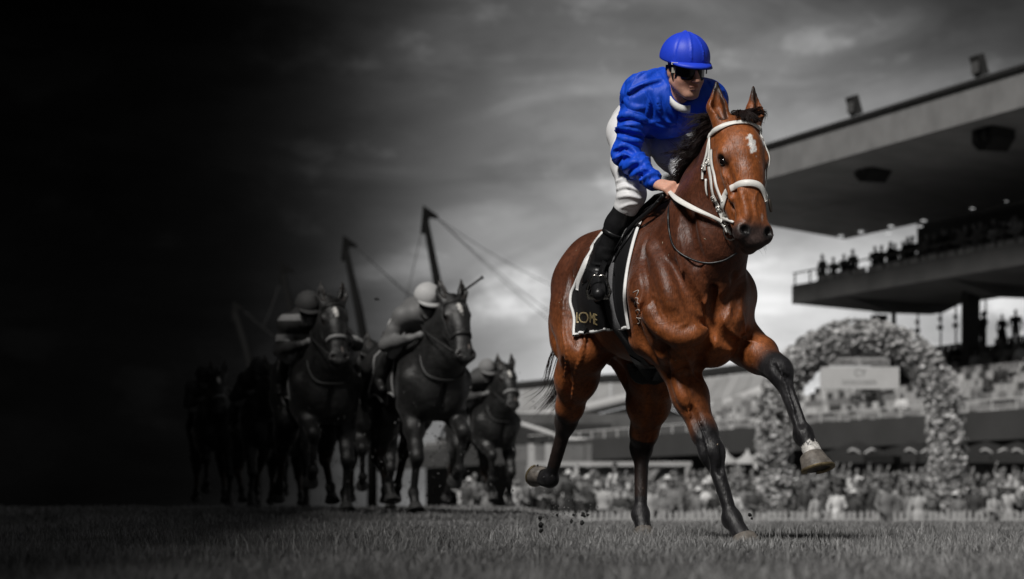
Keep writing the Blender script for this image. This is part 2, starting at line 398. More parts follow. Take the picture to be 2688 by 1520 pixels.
def horse_colors(J, v, coat, dark, point, muzzle, star=True, vary=True):
    H = J['head']; n = len(v)
    c = np.tile(np.array(coat, float), (n, 1))
    def blend(w, col):
        nonlocal c
        w = np.clip(w, 0, 1)[:, None]; c = c*(1-w)+np.array(col)*w
    # darker along the topline and upper neck
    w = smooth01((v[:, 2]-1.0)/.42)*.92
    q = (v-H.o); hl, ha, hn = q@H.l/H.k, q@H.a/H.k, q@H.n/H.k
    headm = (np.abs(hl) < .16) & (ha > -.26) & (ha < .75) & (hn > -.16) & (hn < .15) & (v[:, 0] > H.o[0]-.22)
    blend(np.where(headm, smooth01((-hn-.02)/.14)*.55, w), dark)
    # black points
    for key in ('rf', 'lf', 'rh', 'lh'):
        sh, el, kn, fe, co = [np.array(p, float) for p in J[key][:5]]
        t, d = seg_t(v, el, kn); start = .46 if key[1] == 'f' else .70
        wob = .05*np.sin(v[:, 0]*31+v[:, 2]*23)+.04*np.sin(v[:, 1]*47)
        pt = np.array(point) if key[1] == 'f' else np.array(point)*np.array((1.9, 1.25, .95)); blend(smooth01((t+wob-start)/.42)*(d < .15), pt)
        t2, d2 = seg_t(v, kn, fe); blend(smooth01((t2+.22+wob)/.22)*((d2 < .14) & (v[:, 2] < el[2]+.02)), pt)
        t3, d3 = seg_t(v, fe, co); blend(1.0*(d3 < .10), point)
    # muzzle, nostrils, eyes, ears
    blend(smooth01((ha-.50)/.08)*headm*.93, muzzle)
    blend(headm*smooth01((ha-.60)/.04)*(hn < -.02)*.5, (.12, .11, .11))
    for s in (1, -1):
        dn = np.sqrt((hl-s*.060)**2+((ha-.583)*.9)**2+((hn-.032)*.9)**2); blend(headm*smooth01((.036-dn)/.012), (.006, .005, .005))
        de = np.sqrt((hl-s*.115)**2+(ha-.213)**2+(hn+.012)**2); blend(headm*smooth01((.052-de)/.03)*.85, (.012, .009, .008))
        dd = nrm(H.n*.92+s*H.l*.38); eb, et = H(.078*s+.004, .022, -.050), H(.102*s+.014, -.215, -.048)
        t, d = seg_t(v, eb, et); inn = ((v-eb)@dd-.010)
        blend(headm*(d < .07)*smooth01((t-.72)/.2)*.9, (.012, .010, .009))
        side = np.abs((v-eb)@nrm(np.cross(dd, et-eb)))
        blend(headm*(d < .06)*(t > .12)*(t < .97)*smooth01((inn+.006)/.01)*smooth01((.030-side)/.012)*.85, (.014, .010, .008))
    if star:
        sh_ = np.sqrt(((hl+.000-.10*(ha-.16))/.022)**2+((ha-.150)/.060)**2)+.22*np.sin(ha*160+hl*90)+.15*np.sin(hl*260)
        blend(headm*(hn > .0)*smooth01((1.0-sh_)/.25), (.78, .76, .73))
        st2 = np.sqrt(((hl-.030)/.007)**2+((ha-.515)/.030)**2); blend(headm*(hn > .0)*smooth01((1-st2)/.4)*.5, (.45, .38, .35))
    if vary:
        m = .90+.10*np.sin(v[:, 0]*5.1+1.2*np.sin(v[:, 2]*4.3))*np.sin(v[:, 2]*6.3+v[:, 1]*7)
        c *= m[:, None]
    return c

def hoof_meshes(co, toe, m_hoof, m_shoe, name='hoof', up=None, r=.062, fwd=None, n=24):
    """co: centre of the coronet; toe: centre of the sole; fwd: toe direction"""
    co = np.array(co, float); toe = np.array(toe, float); ax = nrm(co-toe) if up is None else nrm(up)
    f = orth(fwd, ax); l = np.cross(ax, f)
    hgt = max(.06, (co-toe)@ax)
    rings = []
    for q, (t, sc, sh) in enumerate([(1.10, .80, -.22), (1.0, .92, -.16), (.8, .98, -.10), (.45, 1.10, .04), (.12, 1.21, .17), (.0, 1.23, .21), (.0, .95, .16), (.10, .70, .10), (.12, .02, .0)]):
        ring = []
        for i in range(n):
            a = 2*math.pi*i/n; ca, sa = math.cos(a), math.sin(a)
            rr = r*sc*(1-.16*max(0, -ca)**2)
            ring.append(toe+ax*hgt*t*(1.0-.16*(1-ca)*(t > .3))+f*(rr*ca+r*sh)+l*rr*sa)
        rings.append(ring)
    b = MB(); b.grid(rings, True); hoof = b.mesh(name, m_hoof, True)
    s = MB(); ring = []
    arc = [math.radians(a) for a in range(-150, 151, 12)]
    P = [[toe+ax*z+f*((r*1.23*w)*math.cos(a)*(1-.16*max(0, -math.cos(a))**2)+r*.21)+l*(r*1.23*w)*math.sin(a) for (w, z) in ((1.035, .004), (1.035, -.009), (.74, -.009), (.74, .004), (1.035, .004))] for a in arc]
    s.grid(P); shoe = s.mesh('horseshoe', m_shoe, True)
    return hoof, shoe

def coat_material(name, rough=.45, bump=.42):
    """short glossy coat: colour from the coat map, broken by fine hair, sweat marks and veins"""
    if name in MATS: return MATS[name]
    m = bpy.data.materials.new(name); m.use_nodes = True; MATS[name] = m; t = m.node_tree; b = t.nodes['Principled BSDF']
    N, Lk = t.nodes.new, t.links.new
    an = N('ShaderNodeAttribute'); an.attribute_name = 'Col'; tc_ = N('ShaderNodeTexCoord')
    n1 = N('ShaderNodeTexNoise'); n1.inputs['Scale'].default_value = 5; n1.inputs['Detail'].default_value = 8; n1.inputs['Roughness'].default_value = .65; n1.inputs['Distortion'].default_value = .5
    Lk(tc_.outputs['Object'], n1.inputs[0])
    mp = N('ShaderNodeMapping'); mp.inputs['Scale'].default_value = (150, 150, 34); Lk(tc_.outputs['Object'], mp.inputs[0])
    n2 = N('ShaderNodeTexNoise'); n2.inputs['Scale'].default_value = 1; n2.inputs['Detail'].default_value = 3; Lk(mp.outputs[0], n2.inputs[0])
    mr = N('ShaderNodeMapRange'); mr.inputs[1].default_value = .32; mr.inputs[2].default_value = .68; mr.inputs[3].default_value = .62; mr.inputs[4].default_value = 1.28; Lk(n1.outputs[0], mr.inputs[0])
    mr2 = N('ShaderNodeMapRange'); mr2.inputs[1].default_value = .3; mr2.inputs[2].default_value = .7; mr2.inputs[3].default_value = .78; mr2.inputs[4].default_value = 1.18; Lk(n2.outputs[0], mr2.inputs[0])
    mu = N('ShaderNodeMath'); mu.operation = 'MULTIPLY'; Lk(mr.outputs[0], mu.inputs[0]); Lk(mr2.outputs[0], mu.inputs[1])
    mx = N('ShaderNodeMix'); mx.data_type = 'RGBA'; mx.blend_type = 'MULTIPLY'; mx.inputs[0].default_value = 1
    Lk(an.outputs['Color'], mx.inputs[6]); Lk(mu.outputs[0], mx.inputs[7]); Lk(mx.outputs[2], b.inputs['Base Color'])
    nf = N('ShaderNodeTexNoise'); nf.inputs['Scale'].default_value = 46; nf.inputs['Detail'].default_value = 5; nf.inputs['Roughness'].default_value = .7; Lk(tc_.outputs['Object'], nf.inputs[0])
    rf = N('ShaderNodeMapRange'); rf.inputs[1].default_value = .30; rf.inputs[2].default_value = .72; rf.inputs[3].default_value = .60; rf.inputs[4].default_value = 1.45; Lk(nf.outputs[0], rf.inputs[0])
    mu2 = N('ShaderNodeMath'); mu2.operation = 'MULTIPLY'; Lk(mu.outputs[0], mu2.inputs[0]); Lk(rf.outputs[0], mu2.inputs[1]); Lk(mu2.outputs[0], mx.inputs[7])
    # veins and creases: thin ridges where a distorted noise crosses its middle value
    mpv = N('ShaderNodeMapping'); mpv.inputs['Scale'].default_value = (7, 7, 5); Lk(tc_.outputs['Object'], mpv.inputs[0])
    nv = N('ShaderNodeTexNoise'); nv.inputs['Scale'].default_value = 1; nv.inputs['Detail'].default_value = 2; nv.inputs['Distortion'].default_value = 1.2; Lk(mpv.outputs[0], nv.inputs[0])
    sb = N('ShaderNodeMath'); sb.operation = 'SUBTRACT'; Lk(nv.outputs[0], sb.inputs[0]); sb.inputs[1].default_value = .5
    ab = N('ShaderNodeMath'); ab.operation = 'ABSOLUTE'; Lk(sb.outputs[0], ab.inputs[0])
    rv = N('ShaderNodeMapRange'); rv.interpolation_type = 'SMOOTHSTEP'; rv.inputs[1].default_value = 0; rv.inputs[2].default_value = .022; rv.inputs[3].default_value = 1; rv.inputs[4].default_value = 0; Lk(ab.outputs[0], rv.inputs[0])
    nm = N('ShaderNodeTexNoise'); nm.inputs['Scale'].default_value = 11; nm.inputs['Detail'].default_value = 3; Lk(tc_.outputs['Object'], nm.inputs[0])
    h1 = N('ShaderNodeMath'); h1.operation = 'MULTIPLY_ADD'; Lk(nm.outputs[0], h1.inputs[0]); h1.inputs[1].default_value = 1.3
    h0 = N('ShaderNodeMath'); h0.operation = 'MULTIPLY_ADD'; Lk(n2.outputs[0], h0.inputs[0]); h0.inputs[1].default_value = .48
    hv = N('ShaderNodeMath'); hv.operation = 'MULTIPLY'; Lk(rv.outputs[0], hv.inputs[0]); hv.inputs[1].default_value = .07
    Lk(hv.outputs[0], h0.inputs[2]); Lk(h0.outputs[0], h1.inputs[2])
    bp = N('ShaderNodeBump'); bp.inputs['Strength'].default_value = bump; bp.inputs['Distance'].default_value = .012; Lk(h1.outputs[0], bp.inputs['Height']); Lk(bp.outputs[0], b.inputs['Normal'])
    rr = N('ShaderNodeMapRange'); rr.inputs[1].default_value = .3; rr.inputs[2].default_value = .7; rr.inputs[3].default_value = rough-.08; rr.inputs[4].default_value = rough+.14; Lk(n1.outputs[0], rr.inputs[0]); Lk(rr.outputs[0], b.inputs['Roughness'])
    b.inputs['Specular IOR Level'].default_value = .40
    b.inputs['Sheen Weight'].default_value = .06; b.inputs['Sheen Roughness'].default_value = .35
    return m

def hair_mesh(name, roots, dirs, length, m, drop=(0, 0, -1), stiff=.5, nseg=6, width=.004, wild=.25, rg=None, taper=True):
    """strips of hair (two crossed ribbons would be too many: each strand is a thin three-sided tube)"""
    rg = rg or rng; b_v = []; b_f = []
    for rt, d in zip(roots, dirs):
        p = np.array(rt, float); d = nrm(np.array(d, float)+rg.normal(0, wild, 3)); L = length*rg.uniform(.55, 1.1); step = L/nseg
        pts = [p.copy()]; curl = rg.normal(0, .10, 3)
        for i in range(nseg):
            d = nrm(d*1.0+np.array(drop)*(1-stiff)*.35+curl*.6+rg.normal(0, .05, 3)); p = p+d*step; pts.append(p.copy())
        o = len(b_v); x = nrm(np.cross(d, rg.normal(0, 1, 3))); y = np.cross(d, x); w = width*rg.uniform(.6, 1.3)
        for i, q in enumerate(pts):
            ww = w*(1-(i/nseg)**1.5*.92) if taper else w
            for a in range(3): b_v.append(q+ww*(x*math.cos(a*2.094)+y*math.sin(a*2.094)))
        for i in range(nseg):
            for a in range(3): b_f.append((o+i*3+a, o+i*3+(a+1) % 3, o+(i+1)*3+(a+1) % 3, o+(i+1)*3+a))
    return mesh_np(name, np.array(b_v), np.array(b_f), m, True)

def ribbon(bvh, pts, width, thick, name, m, parent, n=40, project=True, offset=.002, closed_ends=True, normals=None, lift=None):
    """flat strap through pts, laid on the surface of the bvh"""
    P = spline(pts, n); Nn = []
    Q = []
    for i, p in enumerate(P):
        loc, no, _, _ = bvh.find_nearest(Vector(p))
        no = np.array(no); loc = np.array(loc)
        lf = 0 if lift is None else np.interp(i/(n-1), np.linspace(0, 1, len(lift)), lift)
        Q.append(loc+no*(offset+lf) if project else p); Nn.append(no)
    Q = np.array(Q); Nn = np.array(Nn)
    if normals is not None: Nn = np.tile(np.array(normals, float), (n, 1)) if np.ndim(normals) == 1 else np.array([nrm(q) for q in spline(normals, n)])
    for _ in range(2):
        Q[1:-1] = (Q[:-2]+2*Q[1:-1]+Q[2:])/4; Nn[1:-1] = (Nn[:-2]+2*Nn[1:-1]+Nn[2:])/4
    rows = []
    for i in range(n):
        t = nrm(Q[min(i+1, n-1)]-Q[max(i-1, 0)]); no = orth(Nn[i], t); w = np.cross(t, no)*(width/2 if np.isscalar(width) else np.interp(i/(n-1), np.linspace(0, 1, len(width)), width)/2)
        a = no*thick
        rows.append([Q[i]-w, Q[i]-w*.85+a, Q[i]+w*.85+a, Q[i]+w, Q[i]-w])
    b = MB(); b.grid(rows); b.f += [(0, 1, 2, 3), (5*(n-1)+3, 5*(n-1)+2, 5*(n-1)+1, 5*(n-1))]
    return b.build(name, m, parent, True)

def draw_on(Fd, bvh_hit, lines):
    """cut or raise soft lines on a field: (pixel path, radius, k, 'sub'|'add', sink)"""
    for path, r, k, op, off in lines:
        pts = [bvh_hit(*p) for p in spline([(a, b, 0) for a, b in path], max(6, len(path)*4))[:, :2]]
        pts = [p+n*off for p, n in pts if p is not None]
        for a, b in zip(pts[:-1], pts[1:]):
            if np.linalg.norm(a-b) < .12: Fd.cone(a, b, r, r, k, op)

def clump_hair(name, guides, m, per=26, spread=.014, width=.0022, rg=None, nseg=9, tip=.35):
    """locks of hair: each guide is a list of 3d points; strands follow it and gather toward the tip"""
    rg = rg or rng; bv = []; bf = []
    for g in guides:
        G = spline(g, nseg+1)
        for _ in range(per):
            o = rg.normal(0, spread, 3); Lk_ = rg.uniform(.6, 1.05); w = width*rg.uniform(.5, 1.4); ph = rg.uniform(0, 6); am = rg.uniform(.0, .008)
            fly = rg.normal(0, spread*1.6, 3)*(rg.random() < .25)
            b0 = len(bv); px = None
            for i in range(nseg+1):
                q = i/nseg*Lk_; a = q*nseg; k = min(int(a), nseg-1); c = G[k]+(G[k+1]-G[k])*(a-k)
                c = c+o*(1-(1-tip)*q)+am*q*np.array([math.sin(ph+q*9), math.cos(ph*1.3+q*8), math.sin(ph*.7+q*10)])+fly*q*q
                t = nrm(G[min(k+1, nseg)]-G[k]); x = nrm(np.cross(t, [.31, .52, .79])); y = np.cross(t, x); ww = w*(1-.93*(i/nseg)**1.6)
                for r_ in range(3): bv.append(c+ww*(x*math.cos(r_*2.094)+y*math.sin(r_*2.094)))
            for i in range(nseg):
                for r_ in range(3): bf.append((b0+i*3+r_, b0+i*3+(r_+1) % 3, b0+(i+1)*3+(r_+1) % 3, b0+(i+1)*3+r_))
    return mesh_np(name, np.array(bv), np.array(bf), m, True)

def vnoise(p, seed=0):
    """3d value noise, 0..1"""
    p = np.asarray(p, float); i = np.floor(p).astype(np.int64); f = p-i; f = f*f*(3-2*f); r = 0
    for a in (0, 1):
        for b in (0, 1):
            for c in (0, 1):
                n = ((i[:, 0]+a)*374761393+(i[:, 1]+b)*668265263+(i[:, 2]+c)*2147483647+seed*1274126177) & 0xffffffff
                n = ((n ^ (n >> 13))*1274126177) & 0xffffffff; n = (n ^ (n >> 16)) & 0xffff
                w = (f[:, 0] if a else 1-f[:, 0])*(f[:, 1] if b else 1-f[:, 1])*(f[:, 2] if c else 1-f[:, 2]); r = r+w*n/65535.
    return r
# ------------------------------------------------------------------ the bay horse in front
YAW = math.radians(17)
HO = V(.800, 12.45, 0); HF = V(math.sin(YAW), -math.cos(YAW), 0); HL = V(math.cos(YAW), math.sin(YAW), 0)
HRZ = math.atan2(HF[1], HF[0])
def to_local(w): q = np.asarray(w, float)-HO; return V(q@HF, q@HL, q[2])
def PF(px, py, f):
    """point of the ray through a photo pixel on the plane that lies f metres forward of the withers"""
    d = V((px-PX0)/FPX, 1, (HZ-py)/FPX); c = V(0, 0, CAMH); t = (f-(c-HO)@HF)/(d@HF); return to_local(c+d*t)
EYE = to_local(V(0, 0, CAMH))
def ray_dir(px, py): d = V((px-PX0)/FPX, 1, (HZ-py)/FPX); return nrm(V(d@HF, d@HL, d[2]))

poll = PF(1946, 318, .80); muz = PF(1979, 655, .98)
hy = math.radians(7)
JH = dict(head=Head(poll, muz, (math.cos(hy), math.sin(hy), 0), np.linalg.norm(muz-poll)),
    rf=[V(.36, -.17, 1.16), PF(1778, 950, .24), PF(1868, 1186, .42), PF(1922, 1362, .54), PF(1946, 1404, .615), PF(1960, 1438, .65)],
    lf=[V(.38, .17, 1.16), PF(1962, 908, .36), PF(2046, 972, .66), PF(2110, 1140, .82), PF(2133, 1188, .875), PF(2142, 1232, .90)],
    rh=[V(-.92, -.14, 1.40), PF(1535, 915, -.72), PF(1487, 1106, -1.14), PF(1444, 1258, -1.36), PF(1428, 1256, -1.42), PF(1412, 1242, -1.48)],
    lh=[V(-.92, .14, 1.40), PF(1718, 985, -.60), PF(1684, 1172, -.99), PF(1682, 1350, -.92), PF(1688, 1385, -.87), PF(1692, 1418, -.84)],
    dock=V(-1.38, 0, 1.42), crest=(.03, .02, -.035), tuck=.035)
FH = horse_field(JH, .0075, (-1.75, -.52, -.02), (1.22, .62, 2.42))
def make_hit(v, f):
    bv = BVHTree.FromPolygons([Vector(p) for p in v], [tuple(map(int, q)) for q in f])
    def hit(px, py, off=0.0):
        loc, no, _, _ = bv.ray_cast(Vector(EYE), Vector(ray_dir(px, py)))
        if loc is None: return None, None
        no = np.array(no); return np.array(loc)+no*off, no
    return bv, hit
hv_, hf_ = FH.poly(); HB, hit = make_hit(hv_, hf_)
draw_on(FH, hit, [
    ([(1868, 760), (1866, 806), (1871, 851), (1846, 905), (1834, 945)], .010, .045, 'sub', .002),
    ([(1725, 925), (1735, 905), (1763, 895), (1808, 908), (1832, 940), (1836, 985)], .011, .04, 'sub', .002),
    ([(1758, 690), (1800, 760), (1845, 815)], .010, .05, 'sub', .004),
    ([(1955, 735), (1915, 785), (1880, 830)], .010, .05, 'sub', .004),
    ([(1871, 851), (1905, 890), (1935, 900), (1965, 880)], .009, .045, 'sub', .004),
    ([(1690, 800), (1730, 860), (1790, 890), (1845, 870)], .016, .06, 'add', -.010),
    ([(1700, 640), (1740, 720), (1760, 800)], .012, .06, 'add', -.008),
    ([(1660, 800), (1680, 880), (1715, 940)], .010, .05, 'sub', .003),
    ([(1785, 1000), (1815, 1080), (1842, 1140)], .008, .03, 'sub', .002),
    ([(1765, 950), (1780, 1010), (1800, 1060)], .012, .04, 'add', -.008),
    ([(1846, 1160), (1850, 1200), (1860, 1240)], .007, .025, 'sub', .002),
    ([(1895, 1170), (1898, 1210), (1890, 1240)], .007, .025, 'sub', .002),
    ([(1482, 950), (1490, 1000), (1494, 1060)], .008, .04, 'sub', .002),
    ([(1530, 700), (1515, 800), (1520, 900)], .010, .07, 'sub', .005),
    ([(1700, 1000), (1712, 1060), (1700, 1120)], .008, .04, 'sub', .003),
    ([(2030, 960), (2052, 985), (2075, 1000)], .006, .02, 'sub', .002),
    ([(2068, 1020), (2090, 1075), (2105, 1120)], .006, .02, 'sub', .002),
    ([(1800, 560), (1808, 620), (1830, 690)], .012, .06, 'sub', .004),
    ([(1905, 440), (1918, 480), (1925, 510)], .008, .03, 'sub', .004),
    ([(1945, 500), (1958, 545), (1962, 575)], .006, .025, 'add', -.004),
    ([(1903, 462), (1912, 495), (1916, 535), (1930, 570)], .0035, .010, 'add', -.001), ([(1985, 505), (1980, 540), (1990, 575)], .0035, .010, 'add', -.001),
    ([(1770, 950), (1778, 1000), (1800, 1045), (1812, 1095)], .004, .010, 'add', -.001), ([(1800, 930), (1812, 975), (1822, 1030)], .004, .010, 'add', -.001),
    ([(1680, 700), (1700, 760), (1745, 800), (1760, 850)], .004, .012, 'add', -.001), ([(1720, 760), (1735, 820), (1770, 860), (1800, 850)], .004, .012, 'add', -.001),
    ([(1930, 780), (1950, 830), (1955, 880)], .004, .012, 'add', -.001), ([(1900, 840), (1920, 870), (1950, 890), (1990, 900)], .004, .012, 'add', -.001),
    ([(1480, 780), (1476, 860), (1486, 930), (1482, 990)], .005, .014, 'add', -.001), ([(1540, 850), (1530, 920), (1512, 980), (1500, 1050)], .005, .016, 'add', -.001),
    ([(1830, 1100), (1850, 1150), (1862, 1200)], .004, .010, 'add', -.001), ([(2040, 950), (2062, 1010), (2085, 1080)], .004, .010, 'add', -.001),
    ([(1780, 600), (1778, 660), (1790, 720)], .005, .014, 'add', -.001), ([(1850, 700), (1856, 760), (1850, 800)], .005, .014, 'add', -.002),
    ([(1700, 620), (1690, 690), (1700, 760), (1690, 820)], .008, .03, 'sub', .003), ([(1925, 720), (1935, 780), (1930, 830)], .008, .03, 'sub', .003),
    ([(1800, 780), (1815, 820), (1850, 850)], .008, .03, 'sub', .003), ([(1738, 880), (1750, 930), (1760, 990)], .006, .02, 'sub', .002),
    ([(1500, 720), (1492, 800), (1500, 880)], .008, .03, 'sub', .003), ([(1560, 640), (1545, 700), (1548, 760)], .008, .04, 'sub', .004),
])
hv_, hf_ = FH.poly(); HB, hit = make_hit(hv_, hf_)
COAT, DARK, POINT, MUZ = (.29, .086, .023), (.078, .024, .012), (.013, .0125, .014), (.028, .025, .026)
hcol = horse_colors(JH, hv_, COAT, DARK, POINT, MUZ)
# white hair above the raised fore hoof
cw = np.linalg.norm(hv_-np.array(JH['lf'][4]), axis=1); hcol = np.where((cw+.030*(vnoise(hv_*V(220, 220, 60))-.5) < .060)[:, None]*1.0 > 0, np.array((.62, .60, .57)), hcol)
hero = empty('race_horse', HO, HRZ)
tag(hero, 'large glossy bay racehorse in colour with white bridle, one foreleg raised', 'horse')
M_coat = coat_material('bay_coat')
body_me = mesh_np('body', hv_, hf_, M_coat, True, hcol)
link('body', body_me, hero)
M_hoof = mat('hoof_horn', (.14, .125, .11), .45, noise=.6, nscale=30, bump=.4, bscale=50)
M_shoe = mat('shoe_metal', (.30, .24, .14), .5, metal=.7, noise=.5, nscale=40)
for key, upv, fw in (('rf', V(-.25, -.1, .96), (.95, .30, -.05)), ('lf', V(-.30, -.12, .95), (.95, .30, .1)), ('rh', None, (0, -.15, -1)), ('lh', None, (1, .1, 0))):
    hm, sm = hoof_meshes(JH[key][4], JH[key][5], M_hoof, M_shoe, up=upv, fwd=fw, r=.067 if key[1] == 'f' else .058)
    ho = link('hoof', hm, hero); link('horseshoe', sm, ho)
for s in (1, -1):
    H = JH['head']; c = H(.106*s, .213, -.022)
    me = bmesh.new(); bmesh.ops.create_uvsphere(me, u_segments=20, v_segments=12, radius=.021); q = bpy.data.meshes.new('eye'); me.to_mesh(q); me.free()
    q.polygons.foreach_set('use_smooth', np.ones(len(q.polygons), bool)); q.materials.append(mat('horse_eye', (.006, .004, .004), .06, .7))
    e = link('eye', q, hero); e.location = c

def near(px, py, f):
    """surface point seen at a pixel, or the surface point nearest to that ray at depth f when the ray misses"""
    p, n = hit(px, py)
    if p is None:
        loc, no, _, _ = HB.find_nearest(Vector(PF(px, py, f))); return np.array(loc), np.array(no)
    return p, n
def strap(name, path, width, thick, m, f=.85, parent=None, n=40, offset=.006, lift=None):
    return ribbon(HB, [near(x, y, f)[0] for x, y in path], width, thick, name, m, parent or hero, n, True, offset, lift=lift)
M_white = mat('white_leather', (.80, .79, .75), .42, noise=.10, nscale=60, bump=.2, bscale=120)
M_steel = mat('bit_steel', (.6, .58, .54), .25, metal=1.0, noise=.15, nscale=50)
M_web = mat('grey_webbing', (.13, .13, .135), .7, noise=.35, nscale=220, bump=.6, bscale=400)
M_blk = mat('black_leather', (.012, .012, .013), .38, noise=.3, nscale=40, bump=.25, bscale=90)
# bridle
br = empty('bridle', parent=hero)
strap('browband', [(1863, 358), (1880, 341), (1910, 328), (1945, 323), (1975, 329), (1995, 343), (2008, 366)], .026, .0035, M_white, parent=br, n=44)
strap('cheekpiece', [(1866, 352), (1864, 392), (1863, 440), (1871, 495), (1884, 540), (1898, 580)], .018, .0035, M_white, parent=br)
strap('cheekpiece', [(1870, 392), (1872, 437), (1884, 492), (1899, 530)], .015, .006, M_white, parent=br)
strap('noseband', [(1905, 578), (1899, 540), (1906, 511), (1928, 492), (1969, 481), (1993, 489), (2004, 510), (2008, 528)], .034, .004, M_white, parent=br, n=54)
strap('throat_lash', [(1866, 360), (1857, 405), (1848, 440), (1846, 470)], .013, .0035, M_white, f=.72, parent=br)
strap('cheekpiece', [(2008, 366), (2018, 420), (2014, 470), (2008, 528)], .016, .0035, M_white, parent=br)
for (x, y, w_, h_) in ((1862, 425, .026, .034), (1851, 440, .022, .030), (1877, 520, .024, .028), (1886, 548, .022, .024)):
    p, n_ = near(x, y, .85); t_ = orth((0, .25, -1), n_); u_ = np.cross(t_, n_)
    b = MB(); b.box(p+n_*.010, (h_, w_, .010), (t_, u_, n_)); bk_ = b.build('buckle', M_white, br)
    b = MB(); b.tube([p+n_*.017+t_*h_*.35*math.cos(a)+u_*w_*.42*math.sin(a) for a in np.linspace(0, 2*math.pi, 13)], .0022, 6, False); b.build('buckle_frame', M_steel, bk_, True)
p, n_ = near(1856, 470, .75); b = MB(); b.tube(spline([p+n_*.008, p+n_*.012+V(0, .004, -.05), p+n_*.010+V(0, .010, -.085)], 8), [.006, .006, .006, .005, .005, .004, .003, .001], 6); b.build('strap_end', M_white, br, True)
# bit
bit = empty('bit', parent=hero)
c, n_ = near(1912, 600, .95); c = c+n_*.012
for s_, cc in ((-1, c), (1, JH['head'](.075, .545, -.05))):
    u1, u2 = orth((.35, .25, -1), n_), None; u2 = np.cross(n_, u1)
    b = MB(); b.tube([cc+(u1*math.cos(a)*.040+u2*math.sin(a)*.034)+u1*.016 for a in np.linspace(0, 2*math.pi, 25)], .0036, 7, False); b.build('ring', M_steel, bit, True)
pa, na = near(1896, 574, .92); pb, nb = near(1928, 584, .97)
b = MB(); b.tube([pa+na*.014, (pa+pb)/2+na*.018, pb+nb*.008], [.008, .010, .006], 8); b.build('mouthpiece', M_white, bit, True)
b = MB(); q, qn = near(1906, 596, .94); b.tube(spline([pa+na*.012, q+qn*.014, c+u1*.03], 7), .006, 6); b.build('bit_hanger', M_white, bit, True)
hq = JH['head']; b = MB(); cq = PF(2020, 540, .90); aq = nrm(hq.n*.7+hq.l*.7)
ex_, ey_ = orth(hq.a, aq), None; ey_ = np.cross(aq, ex_)
b.prism([cq+ex_*.034*math.cos(a)+ey_*.024*math.sin(a) for a in np.linspace(0, 2*math.pi, 20, endpoint=False)], aq*.008); b.build('leather_cup', mat('tan_leather', (.13, .10, .075), .5, noise=.3, nscale=40), bit)
b = MB(); b.box(PF(2009, 522, .93), (.016, .02, .04), (hq.n, hq.l, hq.a)); b.build('buckle', M_white, bit)
# reins and straps
HAND = PF(1752, 500, .33)
rp = [near(x, y, .6) for x, y in [(1790, 527), (1830, 550), (1866, 568), (1893, 582)]]
rein = [PF(1756, 502, .36)]+[p+n_*l_ for (p, n_), l_ in zip(rp, (.030, .035, .028, .016))]
ribbon(HB, rein, [.020, .030, .027, .018, .020], .004, 'rein', M_white, hero, 40, False, normals=(V(.75, -.45, .35)))
b = MB(); b.tube(spline([rein[3], near(1893, 590, .9)[0]+n_*.012, near(1906, 612, .93)[0]+n_*.014], 10), .005, 6); b.build('rein_strap', M_white, hero, True)
def loose(name, path, r, m, n=40, f=None, off=.006):
    pts = []
    for x, y, ff in path:
        p, no = hit(x, y)
        if ff is None and p is not None: pts.append(p+no*off)
        else: pts.append(PF(x, y, ff))
    b = MB(); b.tube(spline(pts, n), r, 8); return b.build(name, m, hero, True)
loose('neck_strap', [(1764, 516, .36), (1757, 560, None), (1760, 610, None), (1772, 648, None), (1800, 674, None), (1850, 690, None), (1895, 684, None), (1932, 664, None)], .0055, M_blk)
loose('rein_end', [(1744, 512, .34), (1712, 548, .22), (1668, 606, None), (1622, 668, None), (1590, 712, None), (1556, 760, None)], [.013]*20+[.011]*20, M_blk, off=.030)
loose('rein_end', [(1738, 520, .32), (1700, 570, None), (1650, 640, None), (1614, 700, None), (1585, 745, None), (1568, 778, None), (1580, 790, None), (1592, 770, None)], .006, M_blk, off=.020)
loose('rein_end', [(1728, 530, .30), (1690, 572, None), (1655, 610, None), (1640, 640, None), (1610, 690, None), (1598, 720, None), (1602, 745, None)], .006, M_blk, off=.028)
# saddle cloth: both flanks
cl_f = [(1702, 556), (1684, 590), (1667, 640), (1652, 700), (1645, 765), (1650, 815), (1657, 862)]
cl_r = [(1598, 602), (1566, 640), (1536, 690), (1512, 745), (1501, 790), (1508, 840), (1506, 888)]
NS, NT = 26, 30
cf = spline([(a, b, 0) for a, b in cl_f], NT)[:, :2]; cr = spline([(a, b, 0) for a, b in cl_r], NT)[:, :2]
M_cloth = mat('cloth_black', (.010, .010, .011), .75, noise=.25, nscale=90, bump=.5, bscale=300, spec=.2)
M_trim = mat('trim_white', (.78, .78, .77), .6, noise=.12, nscale=120)
clothP = []
for i in range(NS):
    row = []
    for j in range(NT):
        t = i/(NS-1); q = cf[j]*(1-t)+cr[j]*t
        sag = 10*math.sin(t*math.pi)*(j/(NT-1))**3
        p, no = near(q[0], q[1]+0-sag, -.1-.6*t)
        row.append(p+no*(.010+.003*math.sin(i*.8+j*.3)+.014*(j/(NT-1))**3*abs(math.sin(i*.55))))
    clothP.append(row)
clothP = np.array(clothP)
for _ in range(3): clothP[1:-1, 1:-1] = (clothP[:-2, 1:-1]+clothP[2:, 1:-1]+clothP[1:-1, :-2]+clothP[1:-1, 2:]+2*clothP[1:-1, 1:-1])/6
mir = clothP*V(1, -1, 1)
sc_ = empty('saddle_cloth', parent=hero)
